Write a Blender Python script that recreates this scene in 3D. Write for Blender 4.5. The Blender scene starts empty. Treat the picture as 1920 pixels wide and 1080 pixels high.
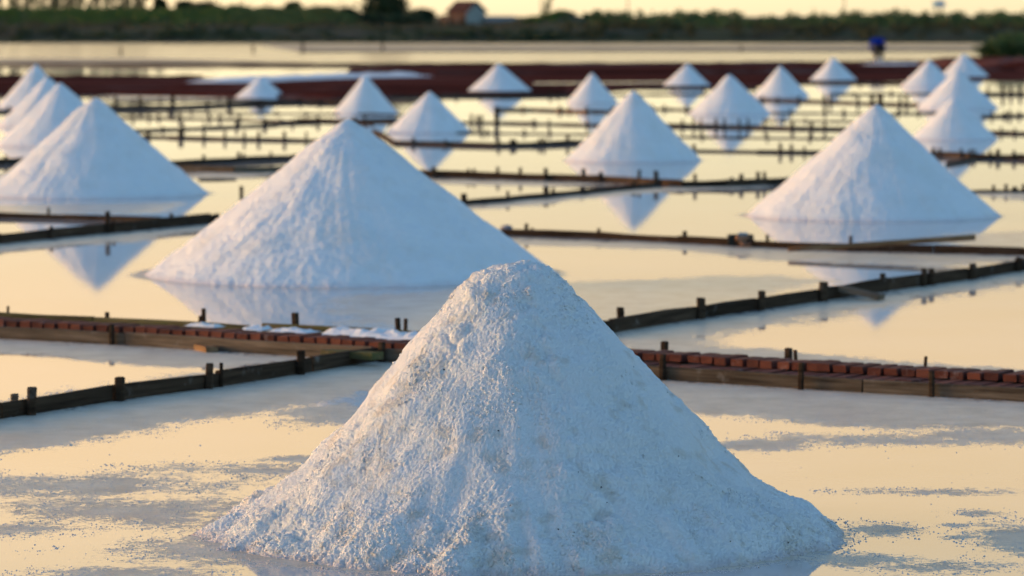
import bpy, math, random
import numpy as np
from mathutils import Vector, Matrix
R = math.radians
random.seed(7); rng = np.random.default_rng(7)
scene = bpy.context.scene
col = scene.collection

# ---------------------------------------------------------------- camera
F, HOR, CH = 7400.0, 30.0, 1.8
PITCH = math.atan((540 - HOR) / F)
cam = bpy.data.cameras.new('camera'); cam_o = bpy.data.objects.new('camera', cam); col.objects.link(cam_o)
cam.sensor_width = 36; cam.lens = F / 1920 * 36
cam_o.location = (0, 0, CH); cam_o.rotation_euler = (R(90) - PITCH, 0, 0)
cam.clip_start = 0.1; cam.clip_end = 20000
cam.dof.use_dof = True; cam.dof.focus_distance = 13.5; cam.dof.aperture_fstop = 4.9
cam.dof.aperture_blades = 0
scene.camera = cam_o

# ---------------------------------------------------------------- light
SUN_EL, SUN_AZ = 6.0, -74.0          # degrees; azimuth from +Y, negative = left
world = bpy.data.worlds.new('World'); scene.world = world; world.use_nodes = True
wn = world.node_tree; wn.nodes.clear()
out = wn.nodes.new('ShaderNodeOutputWorld'); bg = wn.nodes.new('ShaderNodeBackground')
sky = wn.nodes.new('ShaderNodeTexSky'); sky.sky_type = 'NISHITA'; sky.sun_disc = False
sky.sun_elevation = R(SUN_EL); sky.sun_rotation = R(SUN_AZ)
sky.altitude = 0; sky.air_density = 1.0; sky.dust_density = 1.0; sky.ozone_density = 3.0
bg.inputs['Strength'].default_value = 0.15
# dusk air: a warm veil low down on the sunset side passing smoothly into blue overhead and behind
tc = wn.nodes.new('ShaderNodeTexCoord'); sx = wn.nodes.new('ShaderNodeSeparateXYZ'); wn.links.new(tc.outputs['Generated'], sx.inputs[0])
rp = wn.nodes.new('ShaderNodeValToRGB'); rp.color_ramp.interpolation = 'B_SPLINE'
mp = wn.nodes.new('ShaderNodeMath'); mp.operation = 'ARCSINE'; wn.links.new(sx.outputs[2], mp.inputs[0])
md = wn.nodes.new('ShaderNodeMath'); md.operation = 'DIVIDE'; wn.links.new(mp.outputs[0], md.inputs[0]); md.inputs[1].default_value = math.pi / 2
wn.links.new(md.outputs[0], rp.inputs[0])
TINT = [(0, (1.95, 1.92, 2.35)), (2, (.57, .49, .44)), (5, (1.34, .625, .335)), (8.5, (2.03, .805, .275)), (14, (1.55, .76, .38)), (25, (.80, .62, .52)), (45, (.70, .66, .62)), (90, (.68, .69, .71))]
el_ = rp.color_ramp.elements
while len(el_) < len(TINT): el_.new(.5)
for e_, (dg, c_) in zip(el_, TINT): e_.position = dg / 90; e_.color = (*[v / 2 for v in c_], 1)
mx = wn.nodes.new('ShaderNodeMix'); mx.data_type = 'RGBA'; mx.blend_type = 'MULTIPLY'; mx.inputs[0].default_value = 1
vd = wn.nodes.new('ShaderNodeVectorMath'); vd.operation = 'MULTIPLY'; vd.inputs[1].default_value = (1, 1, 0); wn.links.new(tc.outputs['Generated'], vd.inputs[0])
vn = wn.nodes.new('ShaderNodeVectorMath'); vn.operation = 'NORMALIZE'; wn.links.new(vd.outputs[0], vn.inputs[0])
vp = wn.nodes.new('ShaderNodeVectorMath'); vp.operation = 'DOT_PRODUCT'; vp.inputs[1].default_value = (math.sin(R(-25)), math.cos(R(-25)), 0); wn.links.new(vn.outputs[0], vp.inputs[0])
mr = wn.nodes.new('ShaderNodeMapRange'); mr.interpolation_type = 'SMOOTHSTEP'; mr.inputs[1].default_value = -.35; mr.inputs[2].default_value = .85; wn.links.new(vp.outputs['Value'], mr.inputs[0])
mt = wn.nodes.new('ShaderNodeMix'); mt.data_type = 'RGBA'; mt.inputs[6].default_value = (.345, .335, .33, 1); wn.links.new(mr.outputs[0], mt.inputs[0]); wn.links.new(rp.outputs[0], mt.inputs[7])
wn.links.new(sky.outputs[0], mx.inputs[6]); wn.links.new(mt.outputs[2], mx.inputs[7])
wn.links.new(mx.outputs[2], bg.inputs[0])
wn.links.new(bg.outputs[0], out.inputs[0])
sun = bpy.data.lights.new('sun', 'SUN'); sun_o = bpy.data.objects.new('sun', sun); col.objects.link(sun_o)
sun.energy = 0.20; sun.angle = R(16); sun.color = (1.0, 0.90, 0.45)
sd = Vector((math.sin(R(SUN_AZ)) * math.cos(R(SUN_EL)), math.cos(R(SUN_AZ)) * math.cos(R(SUN_EL)), math.sin(R(SUN_EL))))
sun_o.rotation_euler = sd.to_track_quat('Z', 'Y').to_euler()
sun_o.location = (-20, 10, 20)
vs = scene.view_settings
vs.view_transform = 'Standard'; vs.look = 'None'; vs.gamma = 1; vs.use_curve_mapping = False
vs.exposure = 3.3

# ---------------------------------------------------------------- picture -> place
FW = np.array([0, math.cos(PITCH), -math.sin(PITCH)]); UP = np.array([0, math.sin(PITCH), math.cos(PITCH)])
def ray(px, py):
    return np.array([(px - 960) / F, 0, 0]) + UP * ((540 - py) / F) + FW
def G(px, py, z=0.0):                 # where the sight line meets the level z
    r = ray(px, py); t = (z - CH) / r[2]
    return Vector((r[0] * t, r[1] * t, z))
def P(px, py, d):                     # point on the sight line at distance d
    r = ray(px, py); t = d / r[1]
    return Vector((r[0] * t, d, CH + r[2] * t))
def M2PX(d): return d / F             # metres per photo pixel at distance d

# ---------------------------------------------------------------- helpers
def obj(name, verts, faces, mat=None, parent=None, smooth=False, loc=None, label=None):
    me = bpy.data.meshes.new(name)
    me.from_pydata([tuple(v) for v in verts], [], [tuple(f) for f in faces]); me.update()
    if mat: me.materials.append(mat)
    if smooth: me.shade_smooth()
    return link(name, me, parent, loc, label)
def link(name, me, parent=None, loc=None, label=None):
    o = bpy.data.objects.new(name, me); col.objects.link(o)
    if parent: o.parent = parent
    if loc is not None: o.location = loc
    if label: o['label'] = label
    return o
def np_mesh(name, V, Fq, mat, smooth=True):
    V = np.asarray(V, np.float32); Fq = np.asarray(Fq, np.int32)
    me = bpy.data.meshes.new(name); k = Fq.shape[1]
    me.vertices.add(len(V)); me.vertices.foreach_set('co', V.ravel())
    me.loops.add(Fq.size); me.loops.foreach_set('vertex_index', Fq.ravel())
    me.polygons.add(len(Fq))
    me.polygons.foreach_set('loop_start', np.arange(0, Fq.size, k, dtype=np.int32))
    me.update(calc_edges=True); me.validate()
    if mat: me.materials.append(mat)
    if smooth: me.shade_smooth()
    return me
def empty(name, loc, label, cat, group=None, rz=0):
    o = bpy.data.objects.new(name, None); col.objects.link(o); o.location = loc; o.rotation_euler = (0, 0, rz)
    o.empty_display_size = 0.1
    return tag(o, label, cat, group)
def tag(o, label=None, cat=None, group=None, kind=None):
    if label: o['label'] = label
    if cat: o['category'] = cat
    if group: o['group'] = group
    if kind: o['kind'] = kind
    return o
def copy_tree(o, parent=None):
    c = o.copy(); col.objects.link(c)
    if parent: c.parent = parent
    for ch in o.children: copy_tree(ch, c)
    return c

# noise (numpy)
PERM = np.random.default_rng(3).permutation(1024)
def _h(i, j, k): return PERM[(PERM[(PERM[i & 1023] + j) & 1023] + k) & 1023]
GR = np.random.default_rng(4).normal(size=(1024, 3)); GR /= np.linalg.norm(GR, axis=1)[:, None]
def perlin(p):
    p = np.asarray(p, float); i = np.floor(p).astype(int); f = p - i
    u = f * f * f * (f * (f * 6 - 15) + 10); r = 0
    for a in (0, 1):
        for b in (0, 1):
            for c in (0, 1):
                g = GR[_h(i[:, 0] + a, i[:, 1] + b, i[:, 2] + c)]
                d = (g * (f - [a, b, c])).sum(1)
                w = (u[:, 0] if a else 1 - u[:, 0]) * (u[:, 1] if b else 1 - u[:, 1]) * (u[:, 2] if c else 1 - u[:, 2])
                r = r + w * d
    return r * 1.4
def fbm(p, o=4):
    s, a = 0, 1.0; p = np.asarray(p, float)
    for k in range(o):
        s = s + a * perlin(p * 2 ** k + 17.3 * k); a *= .5
    return s
RND = np.random.default_rng(5).random((1024, 3))
def worley(p):                        # distance to the nearest cell point
    p = np.asarray(p, float); i = np.floor(p).astype(int); f = p - i
    best = np.full(len(p), 9.0)
    for a in (-1, 0, 1):
        for b in (-1, 0, 1):
            for c in (-1, 0, 1):
                q = RND[_h(i[:, 0] + a, i[:, 1] + b, i[:, 2] + c)] + [a, b, c] - f
                best = np.minimum(best, (q * q).sum(1))
    return np.sqrt(best)
def sstep(a, b, x):
    t = np.clip((x - a) / (b - a), 0, 1); return t * t * (3 - 2 * t)

# ---------------------------------------------------------------- materials
class NT:
    def __init__(s, name):
        s.m = bpy.data.materials.new(name); s.m.use_nodes = True; s.t = s.m.node_tree; s.t.nodes.clear()
        s.out = s.n('ShaderNodeOutputMaterial')
    def n(s, typ, inp=None, **kw):
        nd = s.t.nodes.new(typ)
        for k, v in kw.items(): setattr(nd, k, v)
        for k, v in (inp or {}).items():
            if hasattr(v, 'links') or isinstance(v, bpy.types.NodeSocket): s.t.links.new(v, nd.inputs[k])
            else: nd.inputs[k].default_value = v
        return nd
    def noise(s, vec, scale, detail=4, rough=.55):
        return s.n('ShaderNodeTexNoise', {'Vector': vec, 'Scale': scale, 'Detail': detail, 'Roughness': rough}).outputs[0]
    def ramp(s, fac, stops):
        r = s.n('ShaderNodeValToRGB', {'Fac': fac}); e = r.color_ramp.elements
        while len(e) < len(stops): e.new(.5)
        for el, (p, c) in zip(e, stops): el.position = p; el.color = (*c, 1) if len(c) == 3 else c
        return r.outputs[0]
    def math(s, op, a, b=0.0, c=0.0, clamp=False):
        return s.n('ShaderNodeMath', {0: a, 1: b, 2: c}, operation=op, use_clamp=clamp).outputs[0]
    def mix(s, f, a, b):
        nd = s.n('ShaderNodeMix', {0: f}, data_type='RGBA')
        for i, v in ((6, a), (7, b)):
            if isinstance(v, bpy.types.NodeSocket): s.t.links.new(v, nd.inputs[i])
            else: nd.inputs[i].default_value = (*v, 1)
        return nd.outputs[2]
    def coord(s, which='Object', sc=(1, 1, 1)):
        c = s.n('ShaderNodeTexCoord').outputs[which]
        return s.n('ShaderNodeMapping', {'Vector': c, 'Scale': sc}).outputs[0]
    def pos(s, sc=(1, 1, 1)):
        return s.n('ShaderNodeMapping', {'Vector': s.n('ShaderNodeNewGeometry').outputs['Position'], 'Scale': sc}).outputs[0]
    def bump(s, h, strength, dist):
        return s.n('ShaderNodeBump', {'Height': h, 'Strength': strength, 'Distance': dist}).outputs[0]
    def done(s, base, rough=.8, normal=None, spec=.3, ior=1.45, shader=None):
        if shader is None:
            inp = {'Base Color': base if isinstance(base, bpy.types.NodeSocket) else (*base, 1), 'Roughness': rough, 'Specular IOR Level': spec, 'IOR': ior}
            if normal is not None: inp['Normal'] = normal
            shader = s.n('ShaderNodeBsdfPrincipled', inp).outputs[0]
        s.t.links.new(shader, s.out.inputs[0]); return s.m

def mat_salt(name, fine):
    t = NT(name); p = t.pos()
    z = t.n('ShaderNodeSeparateXYZ', {0: t.n('ShaderNodeNewGeometry').outputs['Position']}).outputs[2]
    n1 = t.noise(p, 2.2, 4); n2 = t.noise(p, 14, 3)
    k_ = 1.07 if fine else 1.0
    c = t.ramp(n1, [(q, tuple(v * k_ for v in w)) for q, w in [(.30, (.74, .72, .68)), (.55, (.79, .775, .75)), (.75, (.72, .70, .67))]])
    c = t.mix(t.math('MULTIPLY', t.ramp(t.math('ADD', t.math('MULTIPLY', n2, .5), t.math('MULTIPLY', t.noise(p, 5, 3), .5)), [(.53, (0, 0, 0)), (.62, (1, 1, 1))]), .50 if fine else .15), c, (.62, .52, .40))
    # wet pinkish foot, a stain with its own ragged upper edge
    zz = t.math('ADD', z, t.math('MULTIPLY', t.math('SUBTRACT', n2, .5), .06))
    foot = t.ramp(zz, [(.0, (1, 1, 1)), (.035, (0, 0, 0))])
    c = t.mix(t.math('MULTIPLY', foot, .55), c, (.60, .47, .44))
    # rare dark specks of dirt
    v = t.n('ShaderNodeTexVoronoi', {'Vector': p, 'Scale': 22.0}).outputs[0]
    sp = t.math('LESS_THAN', v, .075)
    sp = t.math('MULTIPLY', sp, t.math('GREATER_THAN', t.noise(p, 5, 2), .60))
    if fine: c = t.mix(sp, c, (.10, .08, .07))
    h = t.math('ADD', t.noise(p, 230 if fine else 60, 3, .8), t.math('MULTIPLY', t.noise(p, 60 if fine else 22, 3), .8))
    return t.done(c, .75, t.bump(h, .9 if fine else .7, .008 if fine else .016), .25)
SALT_NEAR = mat_salt('salt_near', True); SALT = mat_salt('salt', False)

def mat_pan():
    t = NT('pan_surface'); p = t.pos()
    a = t.n('ShaderNodeAttribute', attribute_name='crust').outputs['Fac']
    w = t.n('ShaderNodeAttribute', attribute_name='film').outputs['Fac']
    nl = t.noise(t.pos((1.0, .5, 1)), 2.4, 5, .65)
    nf = t.noise(p, 42, 4, .8); nm = t.noise(t.pos((1, .7, 1)), 13, 4, .65)
    e = t.math('ADD', a, t.math('MULTIPLY', t.math('SUBTRACT', nl, .5), 1.25))
    e = t.math('ADD', e, t.math('MULTIPLY', t.math('SUBTRACT', nf, .5), 1.5))
    e = t.math('ADD', e, t.math('MULTIPLY', t.math('SUBTRACT', nm, .5), 1.0))
    fac = t.ramp(t.math('MULTIPLY_ADD', e, 1.6, .5), [(.40, (0, 0, 0)), (.60, (1, 1, 1))])
    # brine: a still film over the pale pan bed
    bed = t.ramp(t.noise(p, .9, 4), [(.3, (.36, .33, .31)), (.7, (.46, .43, .41))])
    rip = t.math('ADD', t.noise(t.pos((1, .35, 1)), 7, 2), t.math('MULTIPLY', t.noise(p, 45, 2), .15))
    water = t.n('ShaderNodeBsdfPrincipled', {'Base Color': bed, 'Roughness': .035, 'IOR': 1.5, 'Normal': t.bump(rip, .05, .004)}).outputs[0]
    cc = t.ramp(t.noise(p, 5, 5, .65), [(.3, (.46, .37, .265)), (.5, (.57, .47, .35)), (.7, (.65, .55, .42))])
    cc = t.mix(t.math('MULTIPLY', t.ramp(t.noise(t.pos((1, .5, 1)), 1.6, 4), [(.52, (0, 0, 0)), (.75, (1, 1, 1))]), .5), cc, (.46, .34, .27))
    hb = t.math('ADD', t.noise(p, 90, 4, .7), t.noise(p, 22, 3))
    dry = t.n('ShaderNodeBsdfPrincipled', {'Base Color': cc, 'Roughness': .45, 'IOR': 1.4, 'Normal': t.bump(hb, .7, .006)}).outputs[0]
    wet = t.n('ShaderNodeBsdfPrincipled', {'Base Color': cc, 'Roughness': .25, 'IOR': 1.42, 'Normal': t.bump(hb, .12, .004)}).outputs[0]
    cr = t.n('ShaderNodeMixShader', {0: w, 1: dry, 2: wet}).outputs[0]
    return t.done(None, shader=t.n('ShaderNodeMixShader', {0: fac, 1: water, 2: cr}).outputs[0])
PAN = mat_pan()

def mat_wood(name, dark, light, moss=0.0):
    t = NT(name)
    r = t.n('ShaderNodeObjectInfo').outputs['Random']
    v = t.n('ShaderNodeVectorMath', {0: t.coord('Object', (1.2, 14, 22)), 1: t.n('ShaderNodeCombineXYZ', {0: t.math('MULTIPLY', r, 50)}).outputs[0]}, operation='ADD').outputs[0]
    g = t.noise(v, 2.0, 6, .65)
    c = t.ramp(g, [(.32, dark), (.55, tuple((a + b) / 2 for a, b in zip(dark, light))), (.74, light)])
    c = t.n('ShaderNodeHueSaturation', {'Value': t.math('MULTIPLY_ADD', r, .7, .65), 'Color': c}).outputs[0]
    crust = t.ramp(t.noise(t.pos(), 9, 5, .7), [(.60, (0, 0, 0)), (.74, (1, 1, 1))])
    c = t.mix(t.math('MULTIPLY', crust, .30), c, (.34, .30, .27))
    if moss: c = t.mix(t.math('MULTIPLY', t.ramp(t.noise(t.pos(), 6, 3), [(.45, (0, 0, 0)), (.6, (1, 1, 1))]), moss), c, (.10, .10, .03))
    return t.done(c, .95, t.bump(g, .6, .004), .08)
WOOD = mat_wood('weathered_wood', (.022, .013, .008), (.085, .052, .032))
WOOD_PALE = mat_wood('pale_weathered_wood', (.055, .038, .025), (.22, .16, .11))
WOOD_MOSS = mat_wood('mossy_wood', (.05, .040, .02), (.15, .12, .055), .5)
WOOD_BROWN = mat_wood('brown_wood', (.10, .05, .025), (.27, .16, .08))

def mat_brick():
    t = NT('red_brick'); r = t.n('ShaderNodeObjectInfo').outputs['Random']; p = t.pos()
    c = t.ramp(r, [(0, (.070, .018, .012)), (.5, (.11, .027, .016)), (1, (.155, .045, .027))])
    n = t.noise(p, 45, 4, .7)
    c = t.mix(t.math('MULTIPLY', t.ramp(n, [(.5, (0, 0, 0)), (.72, (1, 1, 1))]), .4), c, (.10, .04, .03))
    c = t.mix(t.math('MULTIPLY', t.ramp(t.noise(p, 11, 4, .7), [(.6, (0, 0, 0)), (.8, (1, 1, 1))]), .4), c, (.5, .42, .40))
    return t.done(c, .85, t.bump(n, .6, .004), .25)
BRICK = mat_brick()
def mat_simple(name, stops, scale, rough=.9, sc=(1, 1, 1), bump=.0, dist=.05, spec=.2):
    t = NT(name); n = t.noise(t.pos(sc), scale, 5, .6)
    return t.done(t.ramp(n, stops), rough, t.bump(n, bump, dist) if bump else None, spec)
TILE = mat_simple('red_tile_bed', [(.3, (.045, .012, .009)), (.5, (.075, .019, .013)), (.66, (.16, .075, .062))], 1.1, 1.0, (.07, .6, 1), spec=.0)
MUD = mat_simple('tan_mud', [(.3, (.25, .155, .10)), (.7, (.36, .235, .16))], .4, .38, (.1, 1, 1))
SOIL = mat_simple('soil', [(.3, (.05, .04, .028)), (.7, (.11, .085, .06))], .5)

# ---------------------------------------------------------------- pan surface (the water and its salt crusts)
def poly_sd(px_poly, X, Y):           # signed distance, metres on the ground, inside positive
    A = np.array([G(*q)[:2] for q in px_poly]); B = np.roll(A, -1, 0)
    d = np.full(X.shape, 1e9); ins = np.zeros(X.shape, bool)
    for a, b in zip(A, B):
        e = b - a; wx, wy = X - a[0], Y - a[1]
        t = np.clip((wx * e[0] + wy * e[1]) / max((e ** 2).sum(), 1e-12), 0, 1)
        d = np.minimum(d, np.hypot(wx - t * e[0], wy - t * e[1]))
        c = ((a[1] > Y) != (b[1] > Y)) & (X < (b[0] - a[0]) * (Y - a[1]) / (b[1] - a[1] + 1e-12) + a[0])
        ins ^= c
    return np.where(ins, d, -d)
CRUST = [  # (outline in the photo, film: 0 dry .. 1 wet)
    ([(-400, 900), (0, 848), (130, 836), (300, 800), (450, 778), (620, 756), (700, 735), (1000, 740), (1270, 772), (1500, 792), (1700, 806), (1850, 800), (2300, 812), (2300, 775), (1920, 752), (1245, 712), (708, 677), (208, 752), (-400, 840)], .0),
    ([(-300, 625), (0, 634), (708, 677), (600, 672), (420, 694), (330, 688), (180, 677), (0, 660), (-300, 650)], .1),
    ([(708, 677), (583, 697), (408, 725), (208, 752), (0, 785), (0, 762), (190, 728), (350, 700), (420, 690), (600, 670)], .1),
    ([(1140, 610), (1303, 597), (1537, 564), (1700, 540), (1920, 505), (2300, 450), (2300, 470), (1960, 522), (1800, 552), (1620, 582), (1440, 612), (1330, 634), (1345, 647), (1500, 661), (1700, 678), (1920, 692), (2300, 715), (2300, 740), (1920, 715), (1200, 665), (1100, 640)], .25),
    ([(640, 560), (800, 545), (1000, 532), (1150, 525), (1300, 521), (1430, 516), (1560, 528), (1420, 560), (1140, 610), (1000, 640), (800, 620), (650, 606)], .95),
    ([(900, 446), (1280, 456), (1590, 472), (1920, 480), (2300, 490), (2300, 440), (1960, 478), (1760, 512), (1735, 500), (1560, 492), (1410, 486), (1330, 472), (1100, 464), (900, 458)], .5),
    ([(-300, 490), (0, 457), (393, 421), (393, 432), (300, 448), (80, 466), (-300, 500)], .1),
    ([(1730, 455), (1800, 440), (1920, 432), (2300, 420), (2300, 485), (1920, 474)], .9),
    ([(-300, 390), (0, 384), (330, 380), (330, 400), (150, 402), (-300, 400)], .9),
    ([(345, 322), (540, 312), (560, 320), (440, 336), (350, 334)], .3),
    ([(850, 388), (1033, 372), (1173, 357), (1280, 350), (1440, 345), (1440, 351), (1290, 357), (1180, 364), (1040, 381), (860, 396)], .2),
    ([(790, 336), (1000, 340), (1150, 346), (1000, 350), (800, 345)], .5),
    ([(1820, 361), (2300, 358), (2300, 380), (1900, 376)], .3),
    ([(-200, 320), (120, 326), (60, 338), (-200, 335)], .4),
    ([(200, 178), (440, 184), (440, 191), (210, 187)], .6),
]
PATCH = [  # crust rafts drifting in the near brine: centre and half size in the photo
    (170, 908, 250, 20, .5), (480, 882, 170, 14, .4), (260, 958, 240, 24, .5), (40, 992, 130, 16, .45), (390, 1034, 200, 22, .45), (560, 862, 90, 6, .35),
    (430, 985, 90, 12, .3), (620, 786, 70, 12, .35), (600, 770, 90, 12, .5), (1430, 834, 130, 10, .5), (1640, 826, 180, 11, .45), (1880, 818, 170, 16, .5), (1650, 992, 70, 13, .55), (1900, 1012, 80, 28, .5),
    (1610, 1050, 90, 14, .5), (1800, 1008, 34, 5, .35), (1770, 1064, 140, 14, .4), (1790, 985, 26, 4, .35), (1830, 962, 50, 7, .35), (1730, 922, 140, 5, .25), (230, 1075, 160, 12, .4)]
PATCH_G = []
for cx, cy, rx, ry, s in PATCH:
    c = G(cx, cy); PATCH_G.append((c.x, c.y, rx * M2PX(c.y), abs(G(cx, cy - ry).y - G(cx, cy + ry).y) / 2, s))
def crust_fields(X, Y):
    cr = np.full(X.shape, -1.0); film = np.zeros(X.shape); wsum = np.full(X.shape, 1e-6)
    for poly, wv in CRUST:
        s = poly_sd(poly, X, Y)
        k = np.where(Y > 45, .5, np.where(Y > 22, 1.2, 2.2))
        s = np.clip(s * k, -1, .62)
        w = np.clip(s + 1, 0, 2) ** 6; film += w * wv; wsum += w
        cr = np.maximum(cr, s)
    for x, y, rx, ry, s in PATCH_G:
        q = 1 - np.hypot((X - x) / rx, (Y - y) / ry)
        v = np.clip(q, -1, 1) * s - .05
        cr = np.maximum(cr, np.where(q > -1, v, -1))
    # wet skirt where each heap meets the brine
    for hx, hy, hr in SKIRT:
        q = (hr - np.hypot(X - hx, Y - hy)); cr = np.maximum(cr, np.clip(q * 5, -1, .5))
    return cr, film / wsum
def sheet(name, x0, x1, y0, y1, step, sy=None):
    nx = max(2, int((x1 - x0) / step) + 1); ny = max(2, int((y1 - y0) / (sy or step)) + 1)
    xs, ys = np.linspace(x0, x1, nx), np.linspace(y0, y1, ny); X, Y = np.meshgrid(xs, ys)
    V = np.stack([X.ravel(), Y.ravel(), np.zeros(X.size)], 1)
    i = np.arange(nx * ny).reshape(ny, nx)
    Fq = np.stack([i[:-1, :-1].ravel(), i[:-1, 1:].ravel(), i[1:, 1:].ravel(), i[1:, :-1].ravel()], 1)
    me = np_mesh(name, V, Fq, PAN, False)
    cr, fl = crust_fields(X.ravel(), Y.ravel())
    for nm, val in (('crust', cr), ('film', fl)):
        at = me.attributes.new(nm, 'FLOAT', 'POINT'); at.data.foreach_set('value', val.astype(np.float32))
    return tag(link(name, me), kind='structure')

# the heaps, listed first because the pan surface needs their feet
# peak x, peak y, base y (ring centre), half width left-right average, label
HEAPS = [
    (655, 228, 513, 392, 'large smooth white salt heap directly behind the foreground heap, left of centre'),
    (1633, 200, 404, 240, 'big white salt heap on the right with furrowed flanks behind the long bamboo pole'),
    (178, 186, 364, 216, 'frontmost and largest of the four overlapping salt heaps at the left edge'),
    (1188, 172, 301, 130, 'medium white salt heap behind the zigzag boards, its peak mirrored in the brine before it'),
    (118, 158, 272, 126, 'second salt heap from the front in the overlapping row at the left edge'),
    (92, 145, 236, 98, 'third salt heap from the front in the left edge row, mostly hidden'),
    (66, 122, 201, 74, 'farthest salt heap of the left edge row, its peak against the dark red tile bed'),
    (489, 143, 182, 49, 'small blunt salt heap alone in front of the long pale salt ridge'),
    (685, 143, 213, 64, 'pointed salt heap rising behind the right shoulder of the large left heap'),
    (803, 172, 248, 82, 'salt heap standing right beside the large left heap with a plank curving round its foot'),
    (937, 120, 171, 62, 'broad low salt heap at centre back against the dark red tile bed'),
    (1110, 137, 193, 50, 'small salt heap just left behind the medium heap with the mirrored peak'),
    (1287, 120, 161, 46, 'small far salt heap just above and left of the stake lined heap'),
    (1369, 140, 214, 81, 'mid sized salt heap in the right half with a row of stakes along its foot'),
    (1465, 124, 180, 54, 'salt heap half way between the stake lined heap and the far heap before the person'),
    (1563, 108, 151, 46, 'small far salt heap just left of the stooping person in blue'),
    (1742, 113, 163, 56, 'small far salt heap tucked to the left behind the three right hand heaps'),
    (1808, 101, 144, 48, 'farthest pinkish salt heap with a flattened uneven top at right back'),
    (1795, 130, 203, 78, 'steep salt heap rising behind the right hand heap above the small mirrored foot'),
    (1787, 183, 261, 84, 'frontmost of the cluster of salt heaps at right back, with a brown waterline'),
]
SKIRT = []
for px, py, by, hw, lb in HEAPS:
    c = G(px, by); SKIRT.append((c.x, c.y, hw * M2PX(c.y) * 1.03))
NEAR_C = G(986, 998); SKIRT.append((NEAR_C.x, NEAR_C.y, 1.14))

sheet('salt_pan', -7, 7, 9, 23, .035)
sheet('salt_pan', -14, 14, 23, 46, .075)
sheet('salt_pan', -22, 22, 46, 96, .25)
# the same brine beyond and beside them
def flat(name, rects, mat, z=0.0):
    V, Fs = [], []
    for x0, x1, y0, y1 in rects:
        k = len(V); V += [(x0, y0, z), (x1, y0, z), (x1, y1, z), (x0, y1, z)]; Fs.append((k, k + 1, k + 2, k + 3))
    me = np_mesh(name, V, Fs, mat, False)
    for nm, v in (('crust', -1.0), ('film', 0.0)):
        at = me.attributes.new(nm, 'FLOAT', 'POINT'); at.data.foreach_set('value', np.full(len(V), v, np.float32))
    return tag(link(name, me), kind='structure')
def mat_open_water():
    t = NT('open_water')            # wind ripples on the wide reservoir beyond the pans
    rip = t.math('ADD', t.noise(t.pos((.6, 1, 1)), 2.2, 4, .7), t.math('MULTIPLY', t.noise(t.pos((.15, .5, 1)), 1.0, 2), .6))
    return t.done((.36, .27, .16), .12, t.bump(rip, .55, .12), .5, 1.5)
flat('water', [(-160, 160, 140, 268)], mat_open_water())
flat('water', [(-160, 160, 96, 140), (-160, -22, 46, 96), (22, 160, 46, 96), (-160, -14, 23, 46), (14, 160, 23, 46), (-160, -7, 9, 23), (7, 160, 9, 23), (-160, 160, -30, 9)], PAN)
flat('ground', [(-9000, 9000, -300, 16000)], SOIL, -.6)

# ---------------------------------------------------------------- salt heaps
def heightfield(R0, step, zfun, floor=-.03):
    n = int(2 * R0 / step) + 1; xs = np.linspace(-R0, R0, n); X, Y = np.meshgrid(xs, xs)
    x, y = X.ravel(), Y.ravel(); V = zfun(x, y); keep = V[:, 2] > floor
    i = np.arange(n * n).reshape(n, n)
    Fq = np.stack([i[:-1, :-1].ravel(), i[:-1, 1:].ravel(), i[1:, 1:].ravel(), i[1:, :-1].ravel()], 1)
    Fq = Fq[keep[Fq].any(1)]
    u = np.unique(Fq); m = np.zeros(n * n, int); m[u] = np.arange(len(u))
    return V[u], m[Fq]
def heap(px, py, by, hw, label, seed):
    c = G(px, by); Rm = hw * M2PX(c.y); h = P(px, py, c.y).z * 1.02
    rd = random.Random(seed * 11); lx, ly = rd.uniform(-.05, .05) * Rm, rd.uniform(-.05, .05) * Rm; tip = rd.uniform(.09, .15)
    step = max(Rm / 120, 1.5 * M2PX(c.y))
    if by > 500: step = .011
    def zf(x, y):
        a = np.arctan2(y, x); r = np.hypot(x, y)
        lob = 1 + .035 * perlin(np.stack([np.cos(a) * 1.2, np.sin(a) * 1.2, np.full_like(a, seed * 3.1)], 1))
        r = np.hypot(x - lx * np.exp(-r / Rm * 2.2), y - ly * np.exp(-r / Rm * 2.2))
        t = r / (Rm * lob); b_ = tip ** 2
        tt = np.sqrt(t * t + b_) - tip * .75 * np.exp(-t * 5)
        h0 = 1.0 / (1 - tip * .25) ** 1.05
        z = h * h0 * np.sign(1 - tt) * np.abs(1 - tt) ** 1.05
        a = a + .22 * perlin(np.stack([x, y, np.full_like(x, seed * 5.)], 1) * 1.6 / h)
        ca, sa = np.cos(a), np.sin(a)
        g1 = perlin(np.stack([ca * 5.5 + seed, sa * 5.5, t * 1.3], 1)); g2 = perlin(np.stack([ca * 19 + seed, sa * 19, t * 2.2], 1))
        env = sstep(0.02, .3, t) * (1 - sstep(.85, 1.05, t) * .7)
        z = z + h * env * ((.011 if by > 380 else .022) * g1 + .0035 * g2)
        q = np.stack([x, y, z + seed * 9], 1)
        z = z + .018 * h * perlin(q * 4 / h ** .5) + .005 * h * perlin(q * 13 / h ** .5) + (.006 * perlin(q * 24) + .006 * perlin(q * 50)) * min(1, h)
        return np.stack([x, y, z], 1)
    V, Fq = heightfield(Rm * 1.12, step, zf)
    o = link('salt_mound', np_mesh('salt_mound', V, Fq, SALT), loc=c)
    o.rotation_euler.z = 0
    return tag(o, label, 'salt mound', 'white salt heaps standing in the brine pans')
for k, H_ in enumerate(HEAPS): heap(*H_, seed=k + 1)

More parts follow.
